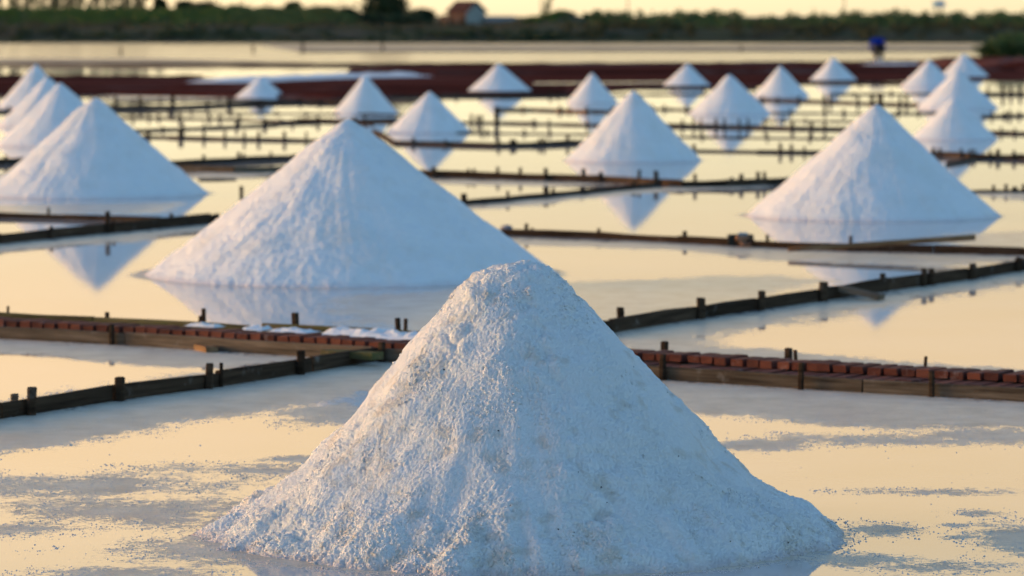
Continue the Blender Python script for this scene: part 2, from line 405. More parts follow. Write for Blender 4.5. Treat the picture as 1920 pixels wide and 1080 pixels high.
def near_heap():
    s = M2PX(NEAR_C.y)
    prz = np.array([512, 506, 494, 476, 457, 418, 390, 324, 274, 196, 151, 96, 46, 10, -14, -40]) * s
    prL = np.array([0, 26, 62, 92, 116, 152, 175, 235, 284, 350, 395, 448, 520, 572, 604, 720]) * s     # left flank
    prR = np.array([0, 18, 44, 64, 78, 114, 142, 217, 267, 334, 365, 435, 530, 580, 606, 720]) * s      # right flank
    def zf(x, y):
        a = np.arctan2(y, x); r = np.hypot(x, y); wl = .5 - .5 * np.cos(a); wl = np.where(r < .02, .5, wl)
        z0 = sum(k * (wl * np.interp(np.abs(r + o_), prL, prz) + (1 - wl) * np.interp(np.abs(r + o_), prR, prz)) for o_, k in ((-.02, .25), (0, .5), (.02, .25)))
        p = np.stack([x, y, z0], 1); n = np.stack([x / (r + .05) * .62, y / (r + .05) * .62, np.full_like(x, .78)], 1)
        ca, sa = np.cos(a), np.sin(a)
        big = perlin(p * [3.1, 3.1, 2.0]) * .028 + perlin(p * 7 + 5) * .016
        flow = perlin(np.stack([ca * 3.2, sa * 3.2, r * 2.2 + 4], 1))
        rough = .15 + .85 * sstep(-.15, .40, flow + .7 * perlin(p * 4 + 9))
        top = 1 - sstep(.12, .42, r); foot = sstep(.78, 1.02, r)
        lump = np.clip(rough + top * .6 + foot * .8, 0, 1.5)
        w1 = 1 - worley(p * 17) ** 2 * 1.2; w2 = 1 - worley(p * 40 + 3) ** 2 * 1.2; w3 = 1 - worley(p * 92 + 7) ** 2 * 1.2; w4 = 1 - worley(p * 165 + 11) ** 2 * 1.2
        cl = sstep(.0, .45, perlin(p * 8 + 2)) * 1.3
        cl = np.maximum(cl, top * .9)
        d = big + lump * (.016 * (w1 - .5) * cl + .0040 * (w2 - .5)) + (.0028 + .0022 * lump) * (w3 - .5) + (.0050 + .0012 * lump) * (w4 - .5)
        d += .006 * perlin(p * 14 + 1) * (0.3 + lump)
        d += foot * (.030 * sstep(.0, .5, perlin(np.stack([ca * 7, sa * 7, r * 3], 1))) - .004)
        gul = perlin(np.stack([ca * 9, sa * 9, r * .8], 1)); d += .012 * gul * sstep(.3, .7, r)
        return p + n * d[:, None]
    V, Fq = heightfield(1.26, .0032, zf, -.02)
    o = link('salt_mound', np_mesh('salt_mound', V, Fq, SALT_NEAR), loc=NEAR_C)
    # clods that rolled and stuck, gathered in drifts: 280 bigger ones singly, the crumbs joined
    r = np.random.default_rng(15); ro = np.hypot(V[:, 0], V[:, 1]); q = np.stack([V[:, 0], V[:, 1], V[:, 2] * .7], 1)
    w = sstep(.15, .75, perlin(q * 5 + 31) + .5 * perlin(q * 14 + 3) + .35 * (ro < .22) + .30 * (ro > .85)) * (V[:, 2] > .0) * (V[:, 1] < .45) + 1e-9
    idx = r.choice(len(V), 6500, replace=False, p=w / w.sum())
    ph = (1 + 5 ** .5) / 2
    ico = np.array([(-1, ph, 0), (1, ph, 0), (-1, -ph, 0), (1, -ph, 0), (0, -1, ph), (0, 1, ph), (0, -1, -ph), (0, 1, -ph), (ph, 0, -1), (ph, 0, 1), (-ph, 0, -1), (-ph, 0, 1)]) / 1.902
    tri = np.array([(0, 11, 5), (0, 5, 1), (0, 1, 7), (0, 7, 10), (0, 10, 11), (1, 5, 9), (5, 11, 4), (11, 10, 2), (10, 7, 6), (7, 1, 8), (3, 9, 4), (3, 4, 2), (3, 2, 6), (3, 6, 8), (3, 8, 9), (4, 9, 5), (2, 4, 11), (6, 2, 10), (8, 6, 7), (9, 8, 1)])
    n = len(idx); sz = .0024 + .0046 * r.random(n) ** 2.2; sz[:280] = .0060 + .0055 * r.random(280) ** 2
    sh = ico[None] * (sz[:, None] * r.uniform(.75, 1.25, (n, 12)))[:, :, None] * r.uniform(.7, 1.2, (n, 1, 3))
    shapes = [np_mesh('clod', ico * .010 * r.uniform(.72, 1.28, (12, 1)), tri, SALT_NEAR, False) for _ in range(8)]
    for k in range(280):
        c = link('clod', shapes[k % 8], o, Vector(V[idx[k]]) + Vector((0, .3 * sz[k], -.25 * sz[k]))); f = sz[k] / .010; c.scale = (f, f * .9, f * .8); c.rotation_euler = r.uniform(0, 6.28, 3)
    Vc = V[idx[280:]][:, None, :] + sh[280:] - np.array([0, 0, .25]) * sz[280:, None, None]; Fc = (np.arange(n - 280)[:, None, None] * 12 + tri[None]).reshape(-1, 3)
    c = link('clods', np_mesh('clods', Vc.reshape(-1, 3), Fc, SALT_NEAR, False), o); c['kind'] = 'stuff'
    tag(o, 'crumbly foreground salt heap in sharp focus, filling the lower middle', 'salt mound', 'white salt heaps standing in the brine pans')
near_heap()

# loose crumbs fallen round the foot
def crumbs():
    V, Fs = [], []
    for _ in range(220):
        a = random.uniform(-math.pi, .12 * math.pi) if random.random() < .9 else random.uniform(0, 6.28)
        rr = 1.12 + abs(random.gauss(0, .035)); s = random.uniform(.0015, .004) * (1 if random.random() < .9 else 1.8)
        c = np.array([NEAR_C.x + math.cos(a) * rr, NEAR_C.y + math.sin(a) * rr, s * .25]); k = len(V)
        J = [c + s * np.array(v) * random.uniform(.7, 1.2) for v in ((1, 0, 0), (0, 1, 0), (-1, 0, 0), (0, -1, 0), (0, 0, .8), (0, 0, -.8))]
        V += J; Fs += [(k + i, k + (i + 1) % 4, k + 4) for i in range(4)] + [(k + (i + 1) % 4, k + i, k + 5) for i in range(4)]
    o = obj('salt_crumbs', V, Fs, SALT_NEAR)
    tag(o, 'loose salt crumbs scattered in the brine round the foreground heap', 'salt crumbs', kind='stuff')
crumbs()
def granules():
    r = np.random.default_rng(8); n = 420000
    X = r.uniform(-2.4, 2.4, n); Y = r.uniform(12.2, 19.5, n); m = np.abs(X) < Y * .138; X, Y = X[m], Y[m]
    a, _f = crust_fields(X, Y); q = np.stack([X, Y * .5, np.zeros_like(X)], 1)
    e = a + .45 * fbm(q * 2.4, 4) + .35 * fbm(q * 9, 3)
    pr = np.exp(-((e - .02) / .22) ** 2) * .20 + .0012 + .04 * (e > .2)
    k = r.random(len(X)) < pr; X, Y = X[k], Y[k]; k = np.hypot(X - NEAR_C.x, Y - NEAR_C.y) > 1.09; X, Y = X[k], Y[k]; n = len(X)
    s = .0019 + .0034 * r.random(n) ** 3; s[r.random(n) < .006] *= 1.6; ang = r.uniform(0, 6.28, n)
    base = np.array([(1, 0, 0), (0, 1, 0), (-1, 0, 0), (0, -1, 0), (0, 0, .75)]); V = np.zeros((n, 5, 3))
    for i in range(5):
        ca, sa = np.cos(ang + i * .2), np.sin(ang + i * .2); b = base[i] * 1.0
        V[:, i, 0] = X + s * 1.25 * (b[0] * ca - b[1] * sa); V[:, i, 1] = Y + s * 1.25 * (b[0] * sa + b[1] * ca); V[:, i, 2] = s * b[2] * r.uniform(.7, 1.3, n) - .0005
    F3 = np.array([(0, 1, 4), (1, 2, 4), (2, 3, 4), (3, 0, 4)]); Fq = (np.arange(n)[:, None, None] * 5 + F3[None]).reshape(-1, 3)
    t = NT('salt_grain'); m_ = t.done(t.ramp(t.noise(t.pos(), 8, 3), [(.3, (.46, .41, .36)), (.7, (.66, .61, .56))]), .6, None, .3)
    tag(link('salt_grains', np_mesh('salt_grains', V.reshape(-1, 3), Fq, m_, False)), 'salt grains floating and crusting on the nearest pan', 'salt grains', kind='stuff')
granules()

# ---------------------------------------------------------------- boards, posts, bricks
def board_mesh(L, h, th, seed, warp=.006):
    rd = random.Random(seed); n = max(2, min(6, int(L / .35))); V, Fs = [], []
    for i in range(n + 1):
        x = -L / 2 + L * i / n; dz = rd.uniform(-warp, warp); dy = rd.uniform(-warp, warp) * .6; e = .004
        for (y, z) in ((-th / 2, -.05), (-th / 2, h - e + dz), (-th / 2 + e, h + dz), (th / 2 - e, h + dz), (th / 2, h - e + dz), (th / 2, -.05)):
            V.append((x, y + dy, z))
    for i in range(n):
        a = i * 6; b = a + 6
        for k in range(6): Fs.append((a + k, a + (k + 1) % 6, b + (k + 1) % 6, b + k)[::-1])
    Fs.append(tuple(range(6))); Fs.append(tuple(range(n * 6, n * 6 + 6))[::-1])
    return V, Fs
def post_mesh(w, h, seed):
    rd = random.Random(seed); V, Fs = [], []; d = w * rd.uniform(.6, .95); e = w * .12
    lx, ly = rd.uniform(-.05, .05) * h, rd.uniform(-.06, .06) * h
    for z, s in ((-.12, .95), (h * .5, 1.0), (h - e, rd.uniform(.94, 1.08)), (h, .80)):
        k = max(z, 0) / h; ring = []
        for x, y in ((-1, -.6), (-.6, -1), (.6, -1), (1, -.6), (1, .6), (.6, 1), (-.6, 1), (-1, .6)):
            V.append((x * w / 2 * s + lx * k, y * d / 2 * s + ly * k, z + (rd.uniform(-.25, .25) * e if z >= h - e else 0)))
    for i in range(3):
        for k in range(8): Fs.append((i * 8 + k, i * 8 + (k + 1) % 8, i * 8 + 8 + (k + 1) % 8, i * 8 + 8 + k))
    Fs.append(tuple(range(24, 32))); return V, Fs
SEED = [100]
def sd_(): SEED[0] += 1; return SEED[0]
def fence(label, line, posts, h=.075, mat=WOOD, top=None, maxlen=2.2, name='board_fence', cat='board fence', group='board dividers between the salt pans', th=.025):
    """line: foot of the boards in the photo; posts: (x, top y[, width px[, side]])"""
    g = [G(*p) for p in line]
    root = empty(name, g[0], label, cat, group)
    for a, b in zip(g, g[1:]):
        L = (b - a).length; k = max(1, math.ceil(L / maxlen)); ang = math.atan2(b.y - a.y, b.x - a.x)
        for i in range(k):
            c = a.lerp(b, (i + .5) / k); V, Fs = board_mesh(L / k - .006, h * random.uniform(.93, 1.05), th, sd_())
            o = obj('board', V, Fs, mat, root, loc=c - g[0]); o.rotation_euler = (random.uniform(-.03, .03), 0, ang + random.uniform(-.004, .004))
    gp = line
    for q in posts:
        px, ty = q[0], q[1]; wp = q[2] if len(q) > 2 else 12; side = q[3] if len(q) > 3 else -1
        # foot on the line below that photo column
        for (p0, p1) in zip(gp, gp[1:]):
            if p0[0] - 1 <= px <= p1[0] + 1: break
        if not (p0[0] - 1 <= px <= p1[0] + 1): p0, p1 = (gp[0], gp[1]) if px < gp[0][0] else (gp[-2], gp[-1])
        fy = p0[1] + (p1[1] - p0[1]) * (px - p0[0]) / (p1[0] - p0[0]); c = G(px, fy)
        a, b = G(*p0), G(*p1); n = Vector((-(b.y - a.y), b.x - a.x, 0)).normalized()
        w = wp * M2PX(c.y); c = c + n * side * (th / 2 + w * .42 + .006)
        hh = max(P(px, ty, c.y).z, .03)
        V, Fs = post_mesh(w, hh, sd_()); o = obj('post', V, Fs, mat, root, loc=c - g[0]); o.rotation_euler.z = random.uniform(-.3, .3)
    return root
S, BK = -1, 1

# near left divider
fence('dark board fence slanting up from the lower left corner to the brick walkway',
      [(-150, 808), (0, 785), (208, 752), (408, 725), (583, 697), (708, 676)],
      [(46, 725, 17), (212, 707, 18), (381, 681, 14), (407, 680, 7), (553, 657, 15)], .072)
fence('dark board fence climbing from behind the foreground heap to the right edge',
      [(1090, 633), (1145, 624), (1303, 598), (1413, 582), (1537, 564), (1663, 545), (1813, 524), (1913, 507), (2080, 480)],
      [(1175, 576, 13, BK), (1304, 558, 16), (1418, 545, 13), (1533, 528, 15), (1665, 512, 11, BK), (1724, 503, 10), (1738, 503, 11), (1814, 494, 13), (1900, 482, 12), (1913, 484, 8)], .078)
# stub post leaning behind the near left divider
def stake(label, px, fy, ty, wp, mat=WOOD, name='wooden_stake', cat='stake', group=None):
    c = G(px, fy); V, Fs = post_mesh(wp * M2PX(c.y), P(px, ty, c.y).z, sd_())
    return tag(obj(name, V, Fs, mat, loc=c), label, cat, group)
stake('pale stubby stake behind the left board fence near the lower left edge', 27, 762, 738, 14, WOOD_PALE)
stake('single dark stake standing in the brine between the left heap and the large heap', 453, 372, 349, 7)
stake('thin dark stake standing alone behind the pair of thin boards at left', 91, 404, 389, 5)

# brick walkway
A_, B_ = G(-260, 622), G(2250, 775)
pts = [G(*q) for q in [(-260, 621), (0, 634), (208, 645), (400, 657), (583, 668), (708, 677), (960, 694), (1245, 712), (1495, 729), (1745, 743), (1920, 753), (2200, 768)]]
cum = [0]
for a, b in zip(pts, pts[1:]): cum.append(cum[-1] + (b - a).length)
def along(s):
    for i in range(len(pts) - 1):
        if s <= cum[i + 1] or i == len(pts) - 2:
            a, b = pts[i], pts[i + 1]; t = (s - cum[i]) / (cum[i + 1] - cum[i]); d = (b - a).normalized()
            return a.lerp(b, t), d, Vector((-d.y, d.x, 0))
def s_at(px):
    lo, hi = 0.0, cum[-1]
    for _ in range(40):
        m = (lo + hi) / 2; c = along(m)[0]
        if 960 + F * c.x / (c.y * math.cos(PITCH) + CH * math.sin(PITCH)) < px: lo = m
        else: hi = m
    return lo
walk = bpy.data.objects.new('brick_path', None); col.objects.link(walk); walk.location = pts[0]
tag(walk, 'raised walkway of red bricks running across behind the foreground heap', kind='structure')
def brick_mesh(seed):
    rd = random.Random(seed); w, l, h, e = .069, .195, .037, .004; V, Fs = [], []
    for z, s in ((0, 0), (h - e, 0), (h, e)):
        for x, y in ((-1, -1), (1, -1), (1, 1), (-1, 1)): V.append((x * (w / 2 - s) + rd.uniform(-.002, .002), y * (l / 2 - s) + rd.uniform(-.003, .003), z + rd.uniform(-.0015, .0015)))
    for i in range(2):
        for k in range(4): Fs.append((i * 4 + k, i * 4 + (k + 1) % 4, i * 4 + 4 + (k + 1) % 4, i * 4 + 4 + k))
    Fs += [(8, 9, 10, 11), (3, 2, 1, 0)]
    me = bpy.data.meshes.new('brick'); me.from_pydata(V, [], Fs); me.update(); me.materials.append(BRICK); return me
BM = [brick_mesh(i) for i in range(6)]
s_split = s_at(930); n_b = 0
def put_brick(s, off, z):
    c, d, n = along(s); o = link('brick', random.choice(BM), walk, c + n * (off + random.uniform(-.005, .005)) - pts[0] + Vector((0, 0, z + random.uniform(-.003, .003))))
    o.rotation_euler = (random.uniform(-.02, .02), random.uniform(-.02, .02), math.atan2(d.y, d.x) + random.uniform(-.035, .035))
s = .05
while s < cum[-1] - .05:
    if s < s_split: put_brick(s, .14, .060)
    else: put_brick(s, .125, .026); put_brick(s + random.uniform(-.01, .01), .330, .066)
    s += .0895
# footing under the upper bricks
V, Fs = [], []
ns = 40
for i in range(ns + 1):
    c, d, n = along(cum[-1] * i / ns)
    for off, z in ((.035, -.05), (.035, .010), (.235, .010), (.235, .056), (.44, .056), (.44, -.05)):
        if cum[-1] * i / ns < s_split: z = .052 if z > 0 else z
        V.append(c + n * off - pts[0] + Vector((0, 0, z)))
for i in range(ns):
    for k in range(5): Fs.append((i * 6 + k, i * 6 + 6 + k, i * 6 + 7 + k, i * 6 + k + 1))
obj('footing', V, Fs, SOIL, walk)
def walk_board(px0, px1, off, h, mat, maxlen=1.9, z=0.0, label=None):
    s0, s1 = s_at(px0), s_at(px1); k = max(1, math.ceil((s1 - s0) / maxlen))
    for i in range(k):
        sa = s0 + (s1 - s0) * i / k; sb = s0 + (s1 - s0) * (i + 1) / k
        a = along(sa); b = along(sb); ca, cb = a[0] + a[2] * off, b[0] + b[2] * off; L = (cb - ca).length
        V, Fs = board_mesh(L - .008, h * random.uniform(.96, 1.04), .026, sd_(), .004)
        o = obj('board', V, Fs, mat, walk, loc=(ca + cb) / 2 - pts[0] + Vector((0, 0, z)), label=label); o.rotation_euler = (0, 0, math.atan2(cb.y - ca.y, cb.x - ca.x))
walk_board(-220, 700, 0, .068, WOOD_PALE)
walk_board(722, 2150, 0, .066, WOOD_PALE)
walk_board(-220, 372, .50, .098, WOOD_MOSS)
walk_board(384, 830, .50, .120, WOOD_MOSS, label='taller mossy brown board edging the back of the brick walkway')
walk_board(840, 2150, .50, .085, WOOD)
def walk_post(px, ty, wp, off):
    s0 = s_at(px); c, d, n = along(s0); c = c + n * off
    # correct the column for the offset
    for _ in range(3):
        err = px - (960 + F * c.x / (c.y * math.cos(PITCH) + CH * math.sin(PITCH))); s0 += err * M2PX(c.y) / max(.3, d.x) * .8; cc, d, n = along(s0); c = cc + n * off
    V, Fs = post_mesh(wp * M2PX(c.y), max(.05, P(px, ty, c.y).z), sd_()); o = obj('post', V, Fs, WOOD, walk, loc=c - pts[0]); o.rotation_euler.z = math.atan2(d.y, d.x)
for px, ty, wp in ((210, 608, 10), (715, 641, 13), (1241, 664, 12), (1501, 680, 11), (1747, 696, 10)): walk_post(px, ty, wp, -.036)
for px, ty, wp in ((12, 574, 5), (201, 585, 9), (380, 578, 8), (372, 592, 7), (554, 586, 12), (747, 596, 9), (758, 597, 7), (1244, 640, 13), (1477, 652, 14), (1493, 656, 7), (1732, 668, 6)): walk_post(px, ty, wp, .545)
# short mossy board wedged in the corner
def plank(label, p0, p1, w, th, mat, z0=.0, z1=.0, name='plank', cat='plank'):
    a, b = G(*p0, z0), G(*p1, z1); L = (b - a).length; V, Fs = [], []
    n = 3
    for i in range(n + 1):
        for y, z in ((-w / 2, 0), (w / 2, 0), (w / 2, th), (-w / 2, th)): V.append((L * i / n, y + random.uniform(-.03, .03) * w, z + random.uniform(-.06, .06) * th))
    for i in range(n):
        for k in range(4): Fs.append((i * 4 + k, i * 4 + (k + 1) % 4, i * 4 + 4 + (k + 1) % 4, i * 4 + 4 + k)[::-1])
    Fs += [(0, 1, 2, 3), tuple(range(n * 4, n * 4 + 4))[::-1]]
    o = obj(name, V, Fs, mat, loc=a); d = (b - a).normalized()
    o.rotation_euler = (0, -math.asin(d.z), math.atan2(d.y, d.x)); return tag(o, label, cat)
plank('short mossy plank lying across the corner where the left board fence meets the brick walkway', (612, 668), (708, 674), .10, .035, WOOD_MOSS, .035, .035)
plank('short pale plank lying askew on the crust against the right board fence', (1578, 545), (1652, 562), .09, .03, WOOD_PALE, .05, .004)
plank('small broken piece of wood lying against the front board of the brick walkway', (376, 655), (398, 661), .07, .03, WOOD_BROWN, .0, .0)

# salt spilled on the bricks
def spill(px0, px1, off, w, h, z, label, seed):
    s0, s1 = s_at(px0), s_at(px1); L = s1 - s0; nx, ny = int(L / .015) + 1, 22
    gx, gy = np.meshgrid(np.linspace(0, L, nx), np.linspace(-w / 2, w / 2, ny)); x, y = gx.ravel(), gy.ravel()
    q = np.stack([x, y, np.full_like(x, seed * 7.)], 1)
    env = np.clip(1 - (2 * y / w) ** 2, 0, 1) * sstep(0, .12, x / L) * sstep(0, .12, 1 - x / L)
    zz = env * h * (.70 + .6 * perlin(q * 4)) + env * .018 * perlin(q * 16) + env * .016 * (1 - worley(q * 26) ** 2) - .006
    V = []
    for a, b, c in zip(x, y, zz):
        p, d, n = along(s0 + a); v = p + n * (off + b); V.append((v.x, v.y, z + c))
    i = np.arange(nx * ny).reshape(ny, nx)
    Fq = np.stack([i[:-1, :-1].ravel(), i[:-1, 1:].ravel(), i[1:, 1:].ravel(), i[1:, :-1].ravel()], 1)
    o0 = Vector(V[0]); me = np_mesh('spilled_salt', np.array(V) - np.array(o0), Fq, SALT)
    tag(link('spilled_salt', me, loc=o0), label, 'spilled salt', 'salt spilled on the brick walkway')
spill(535, 752, .34, .24, .032, .097, 'longest strip of spilled salt on the bricks, in front of the taller mossy board', 1)
spill(438, 512, .36, .16, .008, .097, 'short low strip of spilled salt on the bricks in the middle of the three', 2)
spill(385, 425, .36, .14, .009, .097, 'small spill of salt on the bricks beside the paired posts', 3)
spill(275, 335, .36, .10, .006, .097, 'thin dusting of salt on the left bricks past the lone front post', 4)

# middle distance dividers ------------------------------------------------
fence('dark slanting board fence at left just above the mirrored peak of the left heap',
      [(-120, 470), (0, 457), (200, 437), (393, 419), (410, 417)],
      [(90, 424, 7), (195, 396, 9), (206, 412, 7), (303, 407, 7, BK)], .085)
fence('thin board fence running level behind the slanting one at left',
      [(-120, 406), (0, 408), (120, 411), (300, 417), (400, 419)], [(318, 400, 7, BK), (402, 401, 7, BK)], .045)
fence('long board fence from the large heap to the right edge, under the bamboo pole',
      [(940, 441), (1120, 447), (1273, 455), (1413, 463), (1590, 471), (1750, 474), (1913, 478), (2100, 484)],
      [(983, 419, 7, BK), (995, 427, 5, BK), (1120, 428, 6, BK), (1278, 433, 8, BK), (1435, 440, 6, BK), (1590, 442, 6, BK)], .055)
fence('board fence zigzagging down left from the joint in front of the mirrored medium heap',
      [(868, 384), (950, 377), (1033, 369), (1173, 355), (1240, 349)],
      [(877, 363, 12, BK), (957, 358, 5, BK), (1031, 350, 10, BK), (1042, 352, 5, BK), (1097, 350, 7, BK), (1183, 340, 8)], .045)
fence('closely staked board fence between the large heap and the foot of the right heap',
      [(785, 331), (930, 335), (1033, 338), (1130, 341), (1233, 347), (1280, 351), (1360, 350), (1440, 347), (1520, 344)],
      [(818, 313, 9), (875, 316, 5, BK), (886, 316, 5, BK), (930, 313, 6, BK), (972, 314, 6, BK), (1028, 315, 8), (1090, 316, 8, BK), (1130, 322, 7), (1193, 318, 6, BK), (1237, 320, 9), (1305, 326, 6, BK), (1375, 332, 6, BK), (1394, 326, 8, BK), (1426, 322, 7, BK), (1438, 322, 6, BK)], .072)
fence('plank curving round the foot of the salt heap beside the large left heap',
      [(700, 248), (722, 258), (740, 270), (927, 275), (1000, 274), (1078, 270), (1130, 267)],
      [(778, 258, 6), (838, 262, 5), (933, 261, 6), (958, 261, 7), (964, 262, 5), (1008, 260, 6), (1016, 258, 5), (1068, 251, 6, BK)], .055)
fence('low board fence crossing between the medium heap and the big right heap',
      [(1240, 283), (1420, 286), (1580, 288)], [(1303, 270, 6), (1465, 268, 6), (1485, 270, 6), (1510, 274, 4)], .035)
fence('dark doubled boards ending at the left flank of the large heap',
      [(290, 312), (440, 304), (547, 299), (620, 296)], [(386, 290, 6, BK), (452, 285, 6, BK), (461, 288, 6, BK), (512, 284, 4, BK)], .06)
fence('thick wet board lying below the doubled boards at the left flank of the large heap', [(325, 321), (440, 324), (560, 322)], [], .07, WOOD_PALE)
fence('short dark board at the brine edge left of the lone stake', [(372, 338), (443, 337)], [], .02)
fence('level low staked board left of the large heap, nearest of the thin rows there',
      [(215, 256), (420, 262), (585, 265), (640, 267)],
      [(282, 243, 8), (341, 243, 6), (345, 243, 5), (386, 246, 5), (424, 246, 5), (460, 246, 5), (487, 246, 6), (536, 246, 6), (576, 247, 4)], .035)
fence('thin board rising slightly to the right, behind the level row left of the large heap',
      [(215, 248), (400, 241), (520, 235), (640, 229), (760, 224)], [(302, 236, 4), (340, 230, 5), (380, 230, 4), (440, 226, 6), (492, 222, 7), (545, 222, 4), (592, 218, 6)], .035)
fence('thin weathered board just below the small blunt heap',
      [(190, 221), (330, 223), (450, 225), (625, 231), (700, 234)], [(252, 210, 4), (281, 212, 4), (300, 212, 4), (340, 210, 6), (395, 214, 5), (415, 214, 5), (452, 214, 5), (530, 222, 5), (560, 222, 6), (590, 222, 5)], .03)
fence('low board at the far left edge before the second heap of the row', [(-60, 310), (30, 307), (70, 302)], [(8, 292, 7)], .07)
fence('dark board below the farthest heap of the left edge row', [(-40, 212), (40, 210), (80, 208)], [(14, 200, 5)], .06)
fence('staked board running level right of the heap beside the large left heap',
      [(780, 229), (1000, 233), (1120, 236), (1200, 238)], [(886, 214, 5), (898, 216, 6), (905, 216, 5), (935, 200, 9), (1005, 224, 6), (1032, 224, 4), (1104, 225, 5)], .035)
fence('reddish board bridging between the broad centre heap and the small heap beside it',
      [(930, 207), (1000, 207), (1100, 211)], [(981, 199, 5), (1054, 199, 6)], .05, WOOD_BROWN)
fence('dark board with stakes along the foot of the mid sized right heap',
      [(1190, 236), (1400, 240), (1490, 242), (1640, 244)],
      [(1282, 224, 5), (1302, 220, 4), (1316, 222, 4), (1345, 222, 5), (1360, 222, 4), (1388, 222, 4), (1405, 222, 4), (1436, 226, 4), (1488, 226, 6), (1523, 226, 6), (1548, 228, 5)], .05)
fence('board with stakes before the frontmost heap of the right back cluster',
      [(1745, 292), (1820, 296), (1920, 300), (2050, 306)], [(1755, 276, 6), (1766, 277, 5), (1806, 278, 4), (1822, 280, 5), (1830, 279, 5), (1860, 282, 5), (1875, 280, 8), (1905, 282, 6)], .06)
fence('wet board joining the staked row right of the big right heap', [(1775, 310), (1830, 300), (1920, 294)], [], .04)
fence('short staked board at the right edge below the right back cluster', [(1812, 361), (1880, 361), (1990, 360)], [(1862, 347, 6), (1884, 345, 6), (1900, 350, 10), (1918, 345, 6)], .03)
fence('thin board at the right edge beside the foot of the right back cluster', [(1850, 250), (1920, 252), (2000, 254)], [(1880, 238, 4), (1905, 240, 4)], .045)
fence('far board with many stakes behind the mid sized right heap',
      [(1330, 186), (1520, 191), (1650, 196), (1790, 200)], [(1432, 180, 4), (1460, 182, 4), (1500, 180, 5), (1550, 178, 7), (1560, 176, 5), (1612, 180, 5), (1640, 176, 8), (1655, 174, 10), (1690, 180, 5), (1703, 178, 5)], .05)
fence('far thin staked board seen past the left flank of the big right heap',
      [(1400, 213), (1560, 213), (1650, 215)], [(1482, 204, 4), (1546, 204, 5), (1585, 205, 6)], .025)
fence('far thin staked board running between the right heap and the right back cluster',
      [(1640, 216), (1690, 214), (1800, 212)], [(1680, 206, 5), (1720, 205, 4)], .03)
fence('far staked board at the right edge behind the steep heap',
      [(1840, 220), (1920, 218), (2000, 218)], [(1857, 208, 4), (1881, 210, 7), (1890, 206, 5), (1908, 208, 5)], .04)
fence('farthest staked board at the right edge level with the red earth bank',
      [(1840, 178), (1920, 178), (2000, 178)], [(1852, 160, 4), (1880, 158, 6), (1895, 160, 5), (1912, 160, 6)], .06)
fence('board under the foot of the small far heap left of the person', [(1440, 156), (1580, 157), (1780, 159)], [(1552, 156, 4), (1614, 148, 4), (1640, 150, 4)], .05)
fence('board under the foot of the broad centre heap', [(720, 183), (940, 182), (1130, 180)], [(855, 172, 4), (900, 174, 4), (1030, 170, 5), (1045, 172, 4)], .06)
fence('board running under the small blunt heap and on to the left', [(150, 205), (340, 203), (445, 198), (560, 194), (700, 197)],
      [(215, 180, 6), (262, 182, 7), (322, 180, 8), (385, 186, 5), (425, 182, 9), (483, 186, 14), (560, 184, 5), (602, 186, 5)], .065)
fence('staked board just behind the medium heap and the small heap beside it', [(1010, 208), (1110, 210), (1210, 212)], [(1070, 201, 4), (1103, 200, 5), (1150, 201, 4)], .04)
fence('staked board between the medium heap and the mid sized right heap', [(1150, 204), (1260, 206), (1370, 209)], [(1225, 196, 4), (1248, 197, 5), (1290, 198, 5)], .035)
fence('low staked board from the pointed heap toward the heap beside the large left heap', [(560, 226), (680, 229), (800, 231)], [(668, 218, 5), (686, 216, 5), (733, 220, 4)], .045)
fence('far board under the small far heap left of the stake lined heap', [(1150, 166), (1290, 166), (1420, 167)], [(1262, 160, 4), (1320, 158, 4)], .05)
fence('second thin row of stakes right of the large heap, behind the curved plank', [(800, 249), (960, 251), (1130, 253)], [(905, 241, 5), (915, 242, 4), (985, 243, 5), (1032, 243, 5)], .02)
fence('second thin row of stakes below the stake lined heap', [(1230, 257), (1400, 259), (1600, 261)], [(1318, 250, 4), (1440, 250, 4), (1520, 251, 5)], .02)

fence('long thin board row crossing behind the small blunt heap and the pointed heap', [(215, 190), (430, 189), (640, 190), (830, 192)], [(250, 184, 4), (300, 183, 5), (345, 184, 4), (410, 183, 5), (560, 185, 4), (590, 185, 4), (770, 187, 4)], .035)
fence('thin board row just behind the long staked row left of the large heap', [(190, 212), (420, 213), (640, 214), (760, 216)], [(318, 206, 4), (360, 207, 4), (435, 207, 4), (520, 208, 4), (575, 208, 4)], .022)
fence('thin far board row between the small heap beside the medium heap and the right heaps', [(1120, 179), (1260, 178), (1420, 177)], [(1195, 173, 4), (1340, 172, 4), (1372, 172, 4)], .03)
fence('thin far board row behind the right back cluster and the big right heap', [(1560, 178), (1700, 177), (1880, 176)], [(1600, 172, 4), (1670, 170, 5), (1850, 170, 4)], .03)
fence('thin staked board row passing right of the mid sized heap toward the right heap', [(1430, 226), (1560, 228), (1660, 229)], [(1470, 220, 4), (1512, 221, 4)], .02)
